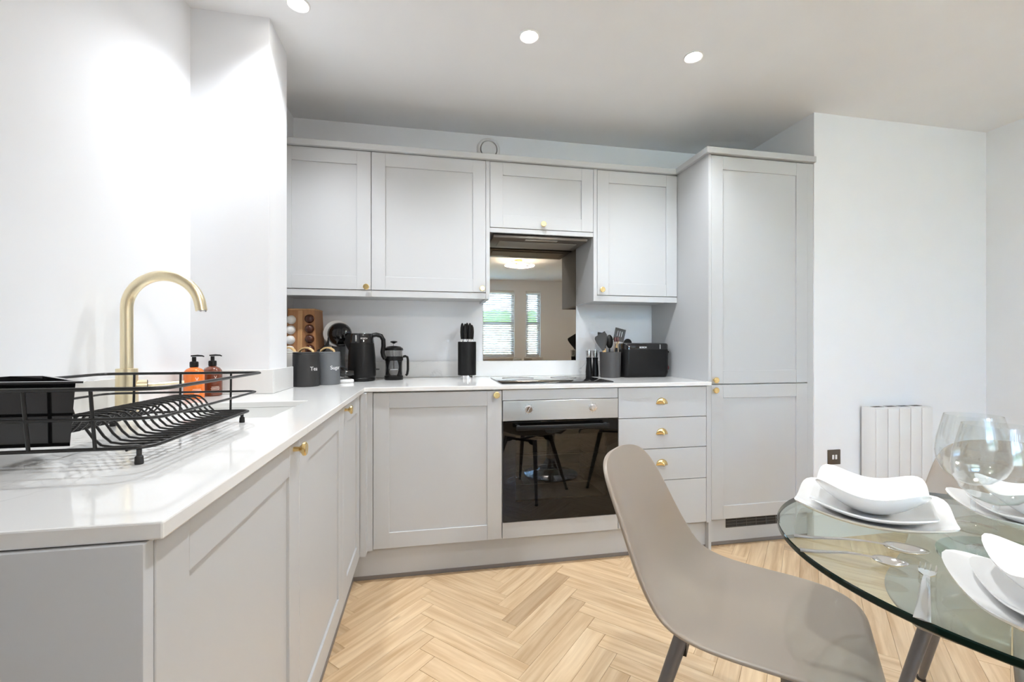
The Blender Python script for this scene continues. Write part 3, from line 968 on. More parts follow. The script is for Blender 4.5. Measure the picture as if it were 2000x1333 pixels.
# cafetiere
t = thing('cafetiere', 'glass cafetiere in a black frame with plunger', 'cafetiere', (-0.188, 2.555, ZT), math.radians(5))
obj('glass_beaker', B().lathe([(0, 0.008), (0.044, 0.008), (0.047, 0.012), (0.047, 0.158), (0.049, 0.164), (0.0475, 0.164), (0.0455, 0.158), (0.0455, 0.013), (0.043, 0.010), (0, 0.010)], 40), 'acrylic', t)
fr = obj('frame_base', B().lathe([(0, 0), (0.05, 0), (0.051, 0.003), (0.051, 0.022), (0.0485, 0.022), (0.0485, 0.006), (0, 0.006)], 40), 'black', t)
obj('frame_band', B().lathe([(0.0480, 0.108), (0.0510, 0.108), (0.0510, 0.130), (0.0480, 0.130), (0.0480, 0.108)], 40), 'black', t)
for k in range(4):
    a0 = PI / 4 + k * PI / 2
    b = B()
    rings = []
    for i in range(9):
        z = 0.022 + 0.086 * i / 8
        wd = 0.30 + 0.5 * (abs(i - 4) / 4) ** 2
        rings.append([(0.0498 * math.cos(a0 + q), 0.0498 * math.sin(a0 + q), z) for q in [(-0.5 + m / 8) * wd for m in range(9)]])
    b.ring_loft(rings, False, False, closed=False)
    o = obj('frame_rib', b, 'black', t)
    md = o.modifiers.new('thick', 'SOLIDIFY')
    md.thickness = 0.002
obj('handle', B().tube([(0.0505, 0, 0.128), (0.062, 0, 0.132), (0.074, 0, 0.126), (0.077, 0, 0.11), (0.077, 0, 0.055), (0.073, 0, 0.03), (0.066, 0, 0.022)], 0.007, 10), 'black', t)
obj('lid', B().lathe([(0, 0.1645), (0.0515, 0.1645), (0.0520, 0.168), (0.050, 0.176), (0.036, 0.186), (0.012, 0.190), (0, 0.190)], 40), 'black', t)
pr = obj('plunger_rod', B().tube([(0, 0, 0.06), (0, 0, 0.205)], 0.0025, 8), 'chrome', t)
obj('plunger_disc', B().lathe([(0, 0.056), (0.044, 0.056), (0.0445, 0.058), (0.0445, 0.062), (0, 0.062)], 32), 'chrome', pr)
obj('plunger_knob', B().lathe([(0, 0.2025), (0.006, 0.2025), (0.009, 0.206), (0.019, 0.210), (0.020, 0.213), (0.016, 0.216), (0, 0.218)], 24), 'black', pr)

# knife block with five knives
KX, KY = 0.222, 2.545
t = thing('knife_block', 'black oval knife block on a shiny steel foot', 'knife block', (KX, KY, ZT))
obj('foot', B().lathe([(0, 0), (0.036, 0), (0.036, 0.020), (0, 0.020)], 36, sy=0.75), 'chrome', t)
obj('sleeve', B().lathe([(0, 0.0203), (0.050, 0.0203), (0.0525, 0.023), (0.0525, 0.212), (0.0505, 0.214), (0.044, 0.214), (0.044, 0.205), (0, 0.205)], 48, sy=0.72), 'black_satin', t)
kd = [(-0.027, 0.006, 'leftmost black handled knife in the knife block', 0.108), (-0.012, -0.012, 'second black handled knife from the left in the knife block', 0.104), (0.001, 0.008, 'middle black handled knife in the knife block', 0.110), (0.016, -0.010, 'second black handled knife from the right in the knife block', 0.108), (0.029, 0.006, 'rightmost and shortest black handled knife in the knife block', 0.098)]
for (dx, dy, lb, hh) in kd:
    k = thing('kitchen_knife', lb, 'knife', (KX + dx, KY + dy, ZT + 0.2142), math.radians(8), 'knives in the block')
    obj('blade', B().box(-0.008, 0.008, -0.001, 0.001, -0.0055, 0.004), 'cutlery', k, smooth=False)
    obj('bolster', B().lathe([(0, 0.004), (0.0075, 0.004), (0.008, 0.014), (0, 0.014)], 16, sy=0.7), 'chrome', k)
    obj('handle', B().lathe([(0, 0.0142), (0.0085, 0.0142), (0.0105, 0.03), (0.0118, 0.055), (0.0105, 0.08), (0.0075, hh - 0.01), (0.004, hh - 0.002), (0, hh)], 18, sy=0.72), 'black_satin', k)

# salt and pepper mills
for (x, y, lb) in ((0.975, 2.575, 'left black and clear pepper mill beside the hob'), (1.020, 2.585, 'right black and clear salt mill next to the utensil pot')):
    t = thing('spice_mill', lb, 'mill', (x, y, ZT), 0, 'salt and pepper mills')
    obj('grip', B().lathe([(0, 0), (0.019, 0), (0.020, 0.004), (0.0205, 0.03), (0.0185, 0.06), (0.0155, 0.09), (0.0165, 0.112), (0.018, 0.118), (0, 0.118)], 28), 'black_satin', t)
    obj('clear_head', B().lathe([(0.0, 0.1182), (0.0165, 0.1182), (0.0195, 0.150), (0.0200, 0.162), (0.0, 0.162)], 28), 'acrylic', t)
    obj('steel_core', B().lathe([(0, 0.1185), (0.011, 0.1185), (0.013, 0.135), (0.011, 0.160), (0, 0.160)], 20), 'chrome', t)
    obj('top_nut', B().lathe([(0, 0.1622), (0.006, 0.1622), (0.006, 0.169), (0.003, 0.172), (0, 0.172)], 16), 'chrome', t)

# utensil pot and utensils
UX, UY = 1.083, 2.502
t = thing('utensil_pot', 'dark grey cylindrical utensil pot beside the toaster', 'pot', (UX, UY, ZT))
obj('pot_wall', B().lathe([(0, 0), (0.058, 0), (0.060, 0.002), (0.064, 0.150), (0.0635, 0.153), (0.0615, 0.153), (0.060, 0.148), (0.057, 0.006), (0, 0.006)], 48), 'pot', t)
def utensil(name, label, dx, dy, lean_x, lean_y, L, head, hm, handle='silicone_dark', collar=True):
    """stands in the pot, leaning; local z runs along the handle"""
    t = thing(name, label, 'utensil', (UX + dx, UY + dy, ZT + 0.009), 0, 'utensils in the pot')
    t.rotation_euler = (lean_y, lean_x, 0)
    obj('handle', B().tube([(0, 0, 0.0), (0, 0, L * 0.5), (0, 0, L)], 0.005, 10), handle, t)
    if collar:
        obj('collar', B().tube([(0, 0, L * 0.80), (0, 0, L)], 0.0075, 10), 'bamboo', t)
    obj('head', head, hm, t, loc=(0, 0, L))
    return t
def paddle(w0, w1, h, th=0.004, slots=0, bend=0.0, skew=0.0):
    b = B()
    n = 8
    rings = []
    for i in range(n + 1):
        f = i / n
        wd = w0 + (w1 - w0) * math.sin(f * PI / 2) ** 1.2
        if i == n:
            wd *= 0.86
        y = bend * f * f
        z = h * f
        s = skew * f
        rings.append([(-wd, y - th / 2, z + 0.0), (wd, y - th / 2, z + s), (wd, y + th / 2, z + s), (-wd, y + th / 2, z)])
    b.ring_loft(rings)
    return b
def spoon_head(w, h, d):
    b = B()
    rings = []
    nu, nv = 12, 6
    for j in range(nv + 1):
        f = j / nv
        rings.append([(w * f * math.sin(a), -d * (1 - f * f), h / 2 - h / 2 * f * math.cos(a)) for a in [2 * PI * k / 16 for k in range(16)]])
    b.ring_loft(rings[1:], True, False)
    return b
utensil('turner', 'large solid grey turner leaning left in the utensil pot', -0.008, -0.016, -0.29, 0.06, 0.160, paddle(0.008, 0.038, 0.095, bend=-0.01, skew=0.016), 'silicone')
utensil('spatula', 'dark flat spatula behind the large turner in the utensil pot', -0.012, 0.012, -0.10, -0.05, 0.165, paddle(0.008, 0.030, 0.105, bend=0.012, skew=-0.012), 'silicone_dark')
o = utensil('ladle', 'black serving spoon at the centre of the utensil pot', 0.006, 0.022, 0.02, -0.06, 0.165, spoon_head(0.024, 0.085, 0.014), 'black_satin', collar=False)
o = utensil('slotted_turner', 'slotted grey turner leaning right over the toaster', 0.006, 0.008, 0.24, -0.03, 0.216, B().slab([-0.034, -0.017, -0.011, -0.003, 0.003, 0.011, 0.017, 0.034], [0.0, 0.028, 0.062, 0.078], lambda i, j: not (j == 1 and i in (1, 3, 5)), -0.002, 0.002).move(Matrix(((1, 0, 0, 0), (0, 0, -1, 0), (0, 1, 0, 0), (0, 0, 0, 1)))), 'silicone')
tg = thing('tongs', 'bronze coloured metal tongs with dark tips standing in the utensil pot', 'utensil', (UX + 0.030, UY - 0.020, ZT + 0.009), 0, 'utensils in the pot')
for s in (-1, 1):
    obj('arm', B().tube([(s * 0.002, 0, 0.0), (s * 0.010, 0, 0.10), (s * 0.013, 0, 0.16), (s * 0.008, 0, 0.205)], 0.004, 8), 'tongs', tg)
    obj('tip', B().box(s * 0.0075 - 0.006, s * 0.0075 + 0.006, -0.009, 0.009, 0.2055, 0.232, 0.003), mat('tong_tip', (0.09, 0.03, 0.03), 0.4), tg)

# toaster
t = thing('toaster', 'black two slot toaster at the end of the worktop', 'toaster', (1.298, 2.53, ZT))
ring = lambda hx, hy, r, z: rrect(hx, hy, r, z, 6)
obj('foot_plate', B().ring_loft([ring(0.138, 0.074, 0.03, 0.0), ring(0.142, 0.078, 0.03, 0.008), ring(0.142, 0.078, 0.03, 0.012)]), 'black', t)
obj('shell', B().ring_loft([ring(0.144, 0.080, 0.035, 0.0122), ring(0.148, 0.084, 0.035, 0.03), ring(0.148, 0.084, 0.035, 0.160), ring(0.148, 0.084, 0.035, 0.168)]), 'black_satin', t)
tp = obj('top', B().ring_loft([ring(0.1475, 0.0835, 0.035, 0.1682), ring(0.1475, 0.0835, 0.035, 0.196), ring(0.143, 0.079, 0.032, 0.204), ring(0.136, 0.072, 0.03, 0.207)]), 'black_gloss', t)
for y in (-0.03, 0.03):
    obj('slot', B().box(-0.11, 0.10, y - 0.014, y + 0.014, 0.2072, 0.2078), 'dark', tp, smooth=False)
obj('chrome_band', B().ring_loft([ring(0.1482, 0.0842, 0.035, 0.170), ring(0.1482, 0.0842, 0.035, 0.198)], False, False).move(Matrix.Identity(4)) if False else B().box(0.078, 0.084, -0.0848, -0.0836, 0.172, 0.198), 'chrome', tp, smooth=False)
obj('bun_rack_knob', B().lathe([(0, 0), (0.026, 0), (0.027, 0.002), (0.027, 0.008), (0.025, 0.010), (0, 0.010)], 28).move(Matrix.Translation((-0.062, 0.062, 0.2075)) @ Matrix.Rotation(PI / 2, 4, 'X')), 'black', t)
lv = obj('lever', B().box(0.150, 0.178, -0.022, 0.022, 0.148, 0.158, 0.004), 'black', t)
obj('lever_slide', B().box(0.1483, 0.1500, -0.004, 0.004, 0.06, 0.165), 'dark', t, smooth=False)
obj('dial', B().lathe([(0, 0), (0.014, 0), (0.014, 0.012), (0.012, 0.014), (0, 0.014)], 24).move(Matrix.Translation((0.1485, -0.035, 0.055)) @ Matrix.Rotation(PI / 2, 4, 'Y')), mat('dial_red', (0.10, 0.02, 0.02), 0.3), t)
obj('lettering', text_mesh('BOSCH', 0.014, 0.0004), 'lettering', tp, loc=(-0.03, -0.0841, 0.176), smooth=False)

# soap bottles
def soap(x, y, m, label):
    t = thing('soap_bottle', label, 'soap bottle', (x, y, ZT), math.radians(28), 'soap bottles by the sink')
    obj('bottle', B().lathe([(0, 0), (0.029, 0), (0.032, 0.003), (0.032, 0.088), (0.030, 0.098), (0.024, 0.106), (0.014, 0.111), (0.012, 0.113), (0, 0.113)], 40), m, t)
    pm = obj('pump_collar', B().lathe([(0, 0.1132), (0.0125, 0.1132), (0.0135, 0.116), (0.0135, 0.130), (0.012, 0.133), (0.0065, 0.134), (0.0065, 0.150), (0, 0.150)], 24), 'black_satin', t)
    obj('pump_head', B().tube([(-0.010, 0, 0.1535), (0.010, 0, 0.1545), (0.024, 0, 0.1535), (0.030, 0, 0.1505)], 0.003, 10, radii=[0.0025, 0.0035, 0.0028, 0.002]), 'black_satin', pm)
    obj('emblem', text_mesh('V', 0.016, 0.0003, 0.0321), 'label_print', t, loc=(0, 0, 0.066), rot=(0, 0, math.radians(12)), smooth=False)
    b = B()
    for k, (zz_, ww) in enumerate(((0.034, 0.40), (0.029, 0.46), (0.024, 0.42), (0.019, 0.25))):
        r0 = 0.0322
        ring0 = [(r0 * math.sin(a), -r0 * math.cos(a), zz_) for a in [(-0.5 + i / 8) * ww * 2 for i in range(9)]]
        ring1 = [(p[0], p[1], zz_ + 0.0016) for p in ring0]
        b.ring_loft([ring0, ring1], False, False, closed=False)
    tag(obj('small_print', b, 'label_print', t, rot=(0, 0, math.radians(12))), None, kind='stuff')
soap(-0.826, 1.770, 'amber', 'bright orange liquid soap bottle with black pump')
soap(-0.806, 1.862, 'brown_bottle', 'dark brown liquid soap bottle with black pump')

# ------------------------------------------------------------------ dish rack
RX0, RX1, RY0, RY1 = -0.765, -0.412, 0.79, 1.222
t = thing('dish_rack', 'black wire dish drainer rack standing on the worktop', 'dish rack', (0, 0, ZT))
def rloop(inset, z, r=0.03):
    pts = []
    x0, x1, y0, y1 = RX0 + inset, RX1 - inset, RY0 + inset * 0.4, RY1 - inset * 0.1
    for cx, cy, a0 in ((x1 - r, y1 - r, 0), (x0 + r, y1 - r, PI / 2), (x0 + r, y0 + r, PI), (x1 - r, y0 + r, 1.5 * PI)):
        for k in range(6):
            a = a0 + PI / 2 * k / 5
            pts.append((cx + r * math.cos(a), cy + r * math.sin(a), z))
    return pts
obj('top_rail', B().tube(rloop(0.0, 0.122), 0.0032, 8, True), 'wire', t)
obj('middle_rail', B().tube(rloop(0.010, 0.075), 0.0026, 8, True), 'wire', t)
obj('base_rail', B().tube(rloop(0.026, 0.027), 0.0030, 8, True), 'wire', t)
posts = [((x, RY0), (x, RY0 + 0.010)) for x in (-0.700, -0.600, -0.512)] + [((x, RY1), (x, RY1 - 0.003)) for x in (-0.700, -0.600, -0.487)]
posts += [((RX0, y), (RX0 + 0.026, y)) for y in (0.90, 1.10)]
for (pt, pb) in posts:
    mid = ((pt[0] * 0.55 + pb[0] * 0.45), (pt[1] * 0.55 + pb[1] * 0.45))
    obj('post', B().tube([(pt[0], pt[1], 0.122), (mid[0], mid[1], 0.075), (pb[0], pb[1], 0.027)], 0.0026, 8), 'wire', t)
prof = [(-0.439, 0.026), (-0.50, 0.026), (-0.516, 0.029), (-0.527, 0.040), (-0.537, 0.056), (-0.548, 0.066), (-0.562, 0.069), (-0.605, 0.069), (-0.619, 0.066), (-0.630, 0.056), (-0.640, 0.040), (-0.651, 0.029), (-0.667, 0.026), (-0.738, 0.026)]
y = RY0 + 0.030
while y < 0.975:                       # wires that stop at the caddy's slanted side
    lim = max(-0.545 - (y - 0.812) * 1.013, -0.705) + 0.016
    pr_ = [(x, z) for x, z in prof if x > lim]
    obj('plate_wire', B().tube([(x, 0, z) for x, z in pr_], 0.0021, 6), 'wire', t, loc=(0, y, 0))
    y += 0.0225
wire0 = obj('plate_wire', B().tube([(x, 0, z) for x, z in prof], 0.0021, 6), 'wire', t, loc=(0, y, 0))
while y < RY1 - 0.035:
    y += 0.0225
    c = wire0.copy()
    C.objects.link(c)
    c.parent = t
    c.location = (0, y, 0)
for x in (-0.470, -0.562, -0.605, -0.70):
    z = 0.0235 if x in (-0.470, -0.70) else 0.0662
    obj('cross_wire', B().tube([(x, RY0 + 0.011 if z < 0.05 else (0.865 if x > -0.58 else 0.905), z), (x, RY1 - 0.003, z)], 0.0021, 6), 'wire', t)
for (x, y) in ((-0.455, 0.806), (-0.452, 1.196), (-0.73, 0.806), (-0.73, 1.196)):
    obj('foot', B().lathe([(0, 0), (0.0058, 0), (0.0062, 0.002), (0.0056, 0.012), (0.0036, 0.014), (0.0036, 0.024), (0, 0.024)], 16, (x, y, 0)), 'rubber', t)
# cutlery caddy hanging in the near left part of the rack
t = thing('cutlery_caddy', 'black plastic caddy tucked into the near end of the dish rack', 'caddy', (0, 0, ZT + 0.030))
outer = [(-0.545, 0.812), (-0.700, 0.965), (-0.752, 0.965), (-0.752, 0.812)]
def offs(poly, k):
    cx = sum(p[0] for p in poly) / len(poly)
    cy = sum(p[1] for p in poly) / len(poly)
    return [(cx + (p[0] - cx) * k, cy + (p[1] - cy) * k) for p in poly]
b = B()
b.ring_loft([[(x, y, 0.0) for x, y in offs(outer, 0.90)], [(x, y, 0.100) for x, y in offs(outer, 0.985)], [(x, y, 0.101) for x, y in offs(outer, 1.10)], [(x, y, 0.104) for x, y in offs(outer, 1.10)], [(x, y, 0.104) for x, y in offs(outer, 0.955)], [(x, y, 0.004) for x, y in offs(outer, 0.87)]])
obj('tub', b, 'black_gloss', t, smooth=False)

# ------------------------------------------------------------------ radiator, switch plate
t = thing('radiator', 'slim white panel radiator on the wall right of the tall cabinet', 'radiator', (2.44, 2.018, 0.16))
w = 0.39
obj('case', B().box(0, w, 0.004, 0.085, 0.0, 0.588, 0.004), 'rad', t)
for k in range(5):
    obj('fin', B().box(k * w / 5 + 0.0012, (k + 1) * w / 5 - 0.0012, -0.004, 0.0038, 0.008, 0.584, 0.003), 'rad', t)
for k in range(4):
    obj('top_slot', B().box(0.03 + k * 0.09, 0.09 + k * 0.09, 0.03, 0.06, 0.5882, 0.5890), 'dark', t, smooth=False)
for x in (0.06, w - 0.06):
    obj('bracket', B().box(x - 0.012, x + 0.012, 0.0852, YF - 2.018 - 0.0005, 0.10, 0.48), 'rad', t, smooth=False)
t = thing('switch_plate', 'dark metal twin switch plate on the wall above the plates', 'switch', (2.266, YF, 0.462))
obj('plate', B().box(-0.042, 0.042, -0.006, -0.0004, -0.042, 0.042, 0.002), 'socket', t)
for x in (-0.010, 0.010):
    obj('rocker', B().box(x - 0.006, x + 0.006, -0.010, -0.0062, -0.012, 0.014, 0.002), 'white', t)

# ------------------------------------------------------------------ glass table
TCX, TCY, TZ, TR = 1.029, 0.570, 0.725, 0.386
t = thing('dining_table', 'round glass dining table with a chrome trumpet pedestal', 'table', (TCX, TCY, 0))
b = B()
b.lathe([(0, TZ - 0.012), (TR - 0.0015, TZ - 0.012), (TR, TZ - 0.010), (TR, TZ - 0.002), (TR - 0.0015, TZ), (0, TZ)], 128)
gt = obj('glass_top', b, 'table_glass', t)
gt.data.materials.append(M['glass_edge'])
for p in gt.data.polygons:
    c = p.center
    if math.hypot(c.x, c.y) > TR - 0.0018:
        p.material_index = 1
obj('column', B().lathe([(0, 0.14), (0.038, 0.14), (0.034, 0.20), (0.034, 0.69), (0.0, 0.69)], 40), 'chrome', t)
obj('trumpet_base', B().lathe([(0, 0.001), (0.225, 0.001), (0.230, 0.006), (0.225, 0.012), (0.17, 0.022), (0.11, 0.045), (0.065, 0.085), (0.045, 0.125), (0.040, 0.1398), (0, 0.1398)], 64), 'chrome', t)
obj('support_plate', B().lathe([(0, 0.6905), (0.06, 0.6905), (0.13, 0.7075), (0.13, 0.7125), (0, 0.7125)], 40), 'chrome', t)

# ------------------------------------------------------------------ chairs
def make_chair(label, loc, rz):
    t = thing('dining_chair', label, 'chair', loc, rz, 'dining chairs around the glass table')
    # side profile (y forward, z up), half width, edge curl
    P = [(0.2700, 0.402, 0.130, 0.0), (0.2730, 0.416, 0.150, 0.0), (0.2680, 0.430, 0.172, 0.0), (0.2540, 0.440, 0.190, 0.0009), (0.2250, 0.447, 0.2070, 0.0034), (0.1716, 0.448, 0.2194, 0.0085), (0.0915, 0.441, 0.2257, 0.0154), (0.0, 0.433, 0.2298, 0.0239), (-0.07, 0.431, 0.2319, 0.0342), (-0.12, 0.438, 0.2319, 0.0461), (-0.1607, 0.4566, 0.2309, 0.0564), (-0.1909, 0.4863, 0.2291, 0.0615), (-0.212, 0.5234, 0.2254, 0.0598), (-0.23, 0.5698, 0.2194, 0.0547), (-0.248, 0.6255, 0.209, 0.0478), (-0.2661, 0.6811, 0.1985, 0.041), (-0.2800, 0.7240, 0.1880, 0.0335), (-0.2890, 0.7530, 0.1740, 0.026), (-0.2950, 0.7720, 0.1550, 0.019), (-0.2995, 0.7860, 0.1290, 0.012), (-0.3025, 0.7955, 0.0970, 0.006), (-0.3040, 0.8005, 0.0600, 0.002), (-0.3045, 0.8020, 0.0250, 0.0)]
    b = B()
    n = len(P)
    S = [-1, -0.93, -0.8, -0.62, -0.4, -0.18, 0, 0.18, 0.4, 0.62, 0.8, 0.93, 1]
    rows = []
    for i, (y, z, hw, cu) in enumerate(P):
        y0, z0 = P[max(i - 1, 0)][:2]
        y1, z1 = P[min(i + 1, n - 1)][:2]
        ty, tz = y1 - y0, z1 - z0
        L = math.hypot(ty, tz)
        ny, nz = tz / L, -ty / L       # towards the sitter
        rows.append([(hw * s, y + ny * cu * abs(s) ** 2.4, z + nz * cu * abs(s) ** 2.4) for s in S])
    b.ring_loft(rows, False, False, closed=False)
    sh = obj('seat_shell', b, 'chair', t)
    for p in sh.data.polygons:
        p.use_smooth = True
    md = sh.modifiers.new('thick', 'SOLIDIFY')
    md.thickness = 0.011
    md.offset = -1
    md = sh.modifiers.new('round', 'SUBSURF')
    md.levels = 2
    md.render_levels = 2
    fr = obj('under_frame', B().box(-0.13, 0.13, -0.11, -0.085, 0.398, 0.412, 0.003).box(-0.13, 0.13, 0.105, 0.13, 0.398, 0.412, 0.003).box(-0.012, 0.012, -0.10, 0.12, 0.396, 0.41, 0.003), 'black_satin', t)
    for sx in (-1, 1):
        for (ya, yb) in ((0.115, 0.205), (-0.095, -0.215)):
            b = B()
            top = Vector((sx * 0.125, ya, 0.415))
            bot = Vector((sx * 0.215, yb, 0.012))
            b.tube([top, top.lerp(bot, 0.5), bot], 0.012, 16, radii=[0.0165, 0.0140, 0.0095])
            lg = obj('leg', b, 'chair_leg', t)
            bt = Vector((sx * 0.217, yb * 1.01, 0.0))
            obj('foot_cap', B().lathe([(0, 0.0), (0.011, 0.0), (0.012, 0.003), (0.0105, 0.012), (0, 0.012)], 16, (bt.x, bt.y, 0)), 'rubber', lg)
            obj('bracket', B().ring_loft([[(sx * 0.09, ya - 0.012, 0.385), (sx * 0.135, ya - 0.012, 0.375), (sx * 0.135, ya - 0.012, 0.414), (sx * 0.06, ya - 0.012, 0.414)], [(sx * 0.09, ya + 0.012, 0.385), (sx * 0.135, ya + 0.012, 0.375), (sx * 0.135, ya + 0.012, 0.414), (sx * 0.06, ya + 0.012, 0.414)]]), 'black_satin', lg, smooth=False)
    return t
def facing(fx, fy):
    return math.atan2(fy, fx) - PI / 2
make_chair('taupe moulded dining chair in the foreground, turned towards the glass table', (0.739, 0.964, 0), math.radians(-43.2) - PI / 2)
make_chair('taupe moulded dining chair on the far side of the glass table, behind the wine glasses', (1.484, 0.875, 0), facing(-0.90, -0.43))

# ------------------------------------------------------------------ table settings
def square_dish(half, depth_c, power, th, flat, corner=5.0, base_z=0.0):
    """square coupe dish with raised corners; z grows with distance from the centre"""
    b = B()
    nr, na = 10, 64
    def R(a):
        c, s = abs(math.cos(a)), abs(math.sin(a))
        return half / ((c ** corner + s ** corner) ** (1 / corner))
    def zf(r):
        q = max(0.0, (r - flat) / (half * 1.22 - flat))
        return depth_c * q ** power
    top, bot = [], []
    for j in range(1, nr + 1):
        f = j / nr
        top.append([(R(a) * f * math.cos(a), R(a) * f * math.sin(a), base_z + th + zf(R(a) * f)) for a in [2 * PI * k / na for k in range(na)]])
        bot.append([(R(a) * f * 0.992 * math.cos(a), R(a) * f * 0.992 * math.sin(a), base_z + zf(R(a) * f) + (th * 0.3 if j == nr else 0)) for a in [2 * PI * k / na for k in range(na)]])
    b.ring_loft(bot[::1] , True, False)
    b.ring_loft(top[::1], True, False)
    # join rims
    bm = b.bm
    bm.verts.ensure_lookup_table()
    vt = list(bm.verts)
    nb = nr * na
    for k in range(na):
        a0, a1 = vt[nb - na + k], vt[nb - na + (k + 1) % na]
        c0, c1 = vt[2 * nb - na + k], vt[2 * nb - na + (k + 1) % na]
        bm.faces.new((a0, a1, c1, c0))
    return b
def setting(x, y, rz, names, grp):
    z = TZ + 0.0003
    a = obj('dinner_plate', square_dish(0.131, 0.033, 1.6, 0.005, 0.055, 5.0), 'ceramic', loc=(x, y, z), rot=(0, 0, rz))
    tag(a, names[0], 'plate', 'square dinner plates')
    c = obj('side_plate', square_dish(0.104, 0.029, 1.6, 0.005, 0.045, 5.0), 'ceramic', loc=(x, y, z + 0.0085), rot=(0, 0, rz))
    tag(c, names[1], 'plate', 'square side plates')
    d = obj('bowl', square_dish(0.094, 0.064, 1.4, 0.004, 0.030, 4.5), 'ceramic', loc=(x, y, z + 0.0170), rot=(0, 0, rz))
    tag(d, names[2], 'bowl', 'square bowls')
    return a, c, d
setting(0.932, 0.784, math.radians(40), ('large white square plate at the bottom of the left table setting', 'smaller white square plate between bowl and large plate, left setting', 'white square bowl with curled corners on top of the left setting'), 0)
setting(0.843, 0.408, math.radians(52), ('large white square plate of the nearest table setting at the right edge', 'smaller white square plate in the nearest table setting', 'white square bowl on the nearest table setting, cut by the frame'), 0)
setting(1.236, 0.664, math.radians(-27), ('large white square plate of the far right setting behind the wine glasses', 'smaller white square plate of the far right setting behind the wine glasses', 'white square bowl of the far right setting seen through the wine glasses'), 0)

def wine_glass(x, y, label):
    t = thing('wine_glass', label, 'wine glass', (x, y, TZ + 0.0003), 0, 'wine glasses on the table')
    outer = [(0.006, 0.088), (0.014, 0.090), (0.030, 0.097), (0.046, 0.112), (0.055, 0.132), (0.0575, 0.152), (0.055, 0.178), (0.049, 0.205), (0.0435, 0.228)]
    inner = [(r - 0.0011, z + 0.0004) for r, z in outer]
    obj('bowl', B().lathe([(0, 0.087)] + outer + [(0.0431, 0.2285)] + inner[::-1][1:-1] + [(0, 0.0905)], 56), 'glass', t)
    obj('stem', B().lathe([(0.0, 0.006), (0.010, 0.006), (0.0055, 0.012), (0.0040, 0.025), (0.0037, 0.06), (0.0045, 0.082), (0.0065, 0.0868), (0.0, 0.0868)], 24), 'glass', t)
    obj('foot', B().lathe([(0, 0), (0.037, 0), (0.0375, 0.001), (0.036, 0.0022), (0.016, 0.0045), (0.0, 0.0058)], 48), 'glass', t)
wine_glass(1.084, 0.700, 'wine glass standing behind, its foot clear of the plates')
wine_glass(0.986, 0.604, 'wine glass standing in front, its foot hidden by the nearest bowl')

# cutlery
def spoon(x, y, rz, L, label):
    t = thing('spoon', label, 'spoon', (x, y, TZ + 0.0003), rz, 'cutlery beside the left setting')
    hb2 = []
    for i in range(13):
        f = i / 12
        px = -L * 0.5 + f * L * 0.72
        wd = 0.0085 * (1 - 0.62 * f) + 0.0006
        z = 0.0012 + 0.010 * math.sin(min(1, f) * PI * 0.62) ** 2
        hb2.append([(px, -wd, z), (px, 0, z + 0.0016), (px, wd, z), (px, 0, z - 0.0008)])
    obj('handle', B().ring_loft(hb2), 'cutlery', t)
    b = B()
    cx, a, bb2 = L * 0.345, L * 0.160, L * 0.110
    rings = []
    for j in range(1, 8):
        f = j / 7
        rings.append([(cx + a * f * math.cos(q), bb2 * f * math.sin(q) * (1 - 0.14 * math.cos(q)), 0.0016 + 0.0085 * f * f + 0.0) for q in [2 * PI * k / 24 for k in range(24)]])
    b.ring_loft(rings, True, False)
    o = obj('spoon_bowl', b, 'cutlery', t)
    md = o.modifiers.new('thick', 'SOLIDIFY')
    md.thickness = 0.0012
    md.offset = 1
spoon(0.778, 0.677, math.radians(-36), 0.200, 'larger polished spoon lying beside the left setting')
spoon(0.718, 0.636, math.radians(-38), 0.150, 'smaller polished spoon lying nearest the table edge')
t = thing('fork', 'polished fork lying left of the nearest setting', 'fork', (0.733, 0.532, TZ + 0.0003), math.radians(34), 'cutlery beside the nearest setting')
hb2 = []
for i in range(13):
    f = i / 12
    px = -0.1 + f * 0.14
    wd = 0.0085 * (1 - 0.62 * f) + 0.0006
    z = 0.0012 + 0.009 * math.sin(f * PI * 0.62) ** 2
    hb2.append([(px, -wd, z), (px, 0, z + 0.0016), (px, wd, z), (px, 0, z - 0.0008)])
obj('handle', B().ring_loft(hb2), 'cutlery', t)
hd = obj('fork_head', B().prism([(0.039, -0.003), (0.052, -0.010), (0.066, -0.0115), (0.066, 0.0115), (0.052, 0.010), (0.039, 0.003)], 0.007, 0.0090), 'cutlery', t, smooth=False)
for k in range(4):
    y = -0.0098 + k * 0.0065
    obj('tine', B().tube([(0.065, y, 0.008), (0.085, y, 0.0055), (0.100, y, 0.0065)], 0.0014, 8, radii=[0.0016, 0.0014, 0.0008]), 'cutlery', hd)

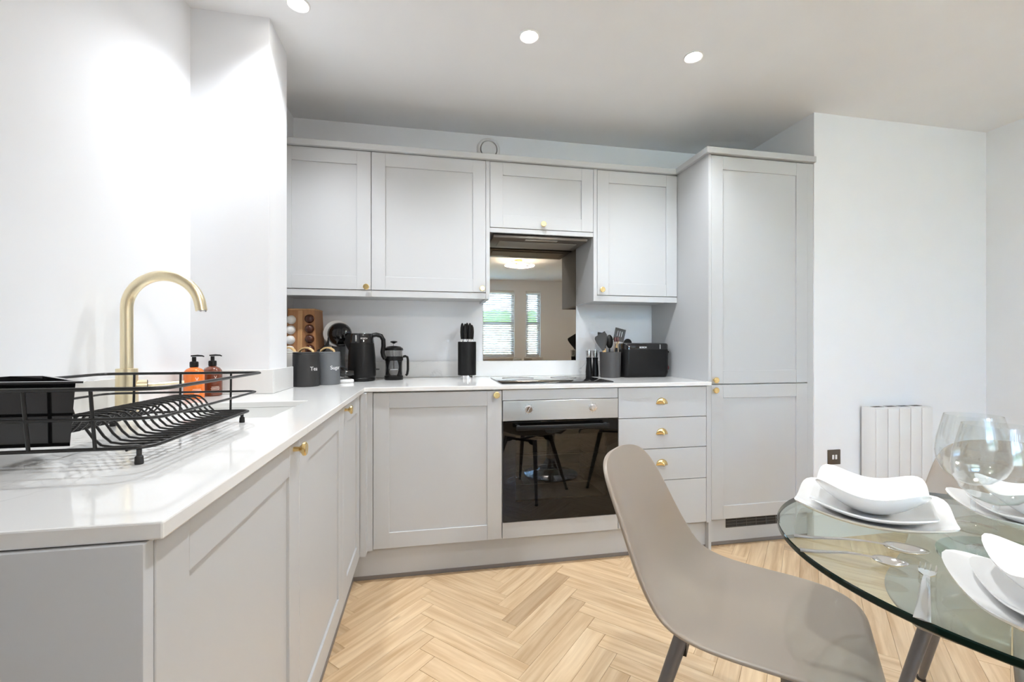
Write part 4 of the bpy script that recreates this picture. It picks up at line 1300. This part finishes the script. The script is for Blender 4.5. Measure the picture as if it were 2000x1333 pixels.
# ------------------------------------------------------------------ lights the room has, plus one added downlight
def downlight(x, y, label, seen=True):
    t = thing('downlight', label, 'light', (x, y, ZC), 0, 'ceiling downlights')
    obj('bezel', B().lathe([(0.033, -0.0005), (0.043, -0.0005), (0.043, -0.003), (0.039, -0.006), (0.034, -0.004), (0.033, -0.0005)], 40), 'white', t)
    obj('lens', B().lathe([(0, -0.0010), (0.0328, -0.0010), (0.0328, -0.0025), (0, -0.0025)], 32), 'lens', t)
    ld = bpy.data.lights.new('bulb', 'SPOT')
    ld.energy = DOWN_W
    ld.spot_size = math.radians(128)
    ld.spot_blend = 0.9
    ld.shadow_soft_size = 0.03
    ld.color = (0.92, 0.96, 1.0)
    lo = bpy.data.objects.new('bulb', ld)
    C.objects.link(lo)
    lo.parent = t
    lo.location = (0, 0, -0.036)
downlight(-0.489, 1.816, 'leftmost ceiling downlight, above the sink end of the kitchen')
downlight(0.422, 1.820, 'middle ceiling downlight, above the oven')
downlight(1.185, 1.810, 'rightmost ceiling downlight, towards the tall cabinet')

downlight(0.422, 0.62, 'added unseen ceiling downlight that brightens the near worktop end and the glass table')  # extra lamp added out of view to brighten the near end

LX, LY = 1.36, -1.15
t = thing('ring_lamp', 'curved warm LED ring ceiling lamp seen in the mirror', 'lamp', (LX, LY, ZC))
obj('ceiling_rose', B().lathe([(0, -0.0005), (0.06, -0.0005), (0.06, -0.03), (0.055, -0.034), (0, -0.034)], 32), 'brass', t)
for k in range(3):
    a = k * 2 * PI / 3
    obj('arm', B().tube([(0.02 * math.cos(a), 0.02 * math.sin(a), -0.033), (0.10 * math.cos(a), 0.10 * math.sin(a), -0.075)], 0.005, 8), 'brass', t)
    c = (0.10 * math.cos(a), 0.10 * math.sin(a))
    rg = []
    for i in range(28):
        q = 2 * PI * i / 28
        rg.append((c[0] + 0.14 * math.cos(q), c[1] + 0.14 * math.sin(q), -0.085 + 0.012 * math.cos(q - a) + k * 0.006))
    rr = obj('ring', B().tube(rg, 0.008, 8, True), 'white', t)
    obj('led_strip', B().tube([(x, y, z - 0.010) for x, y, z in rg], 0.006, 5, True), 'led', rr)
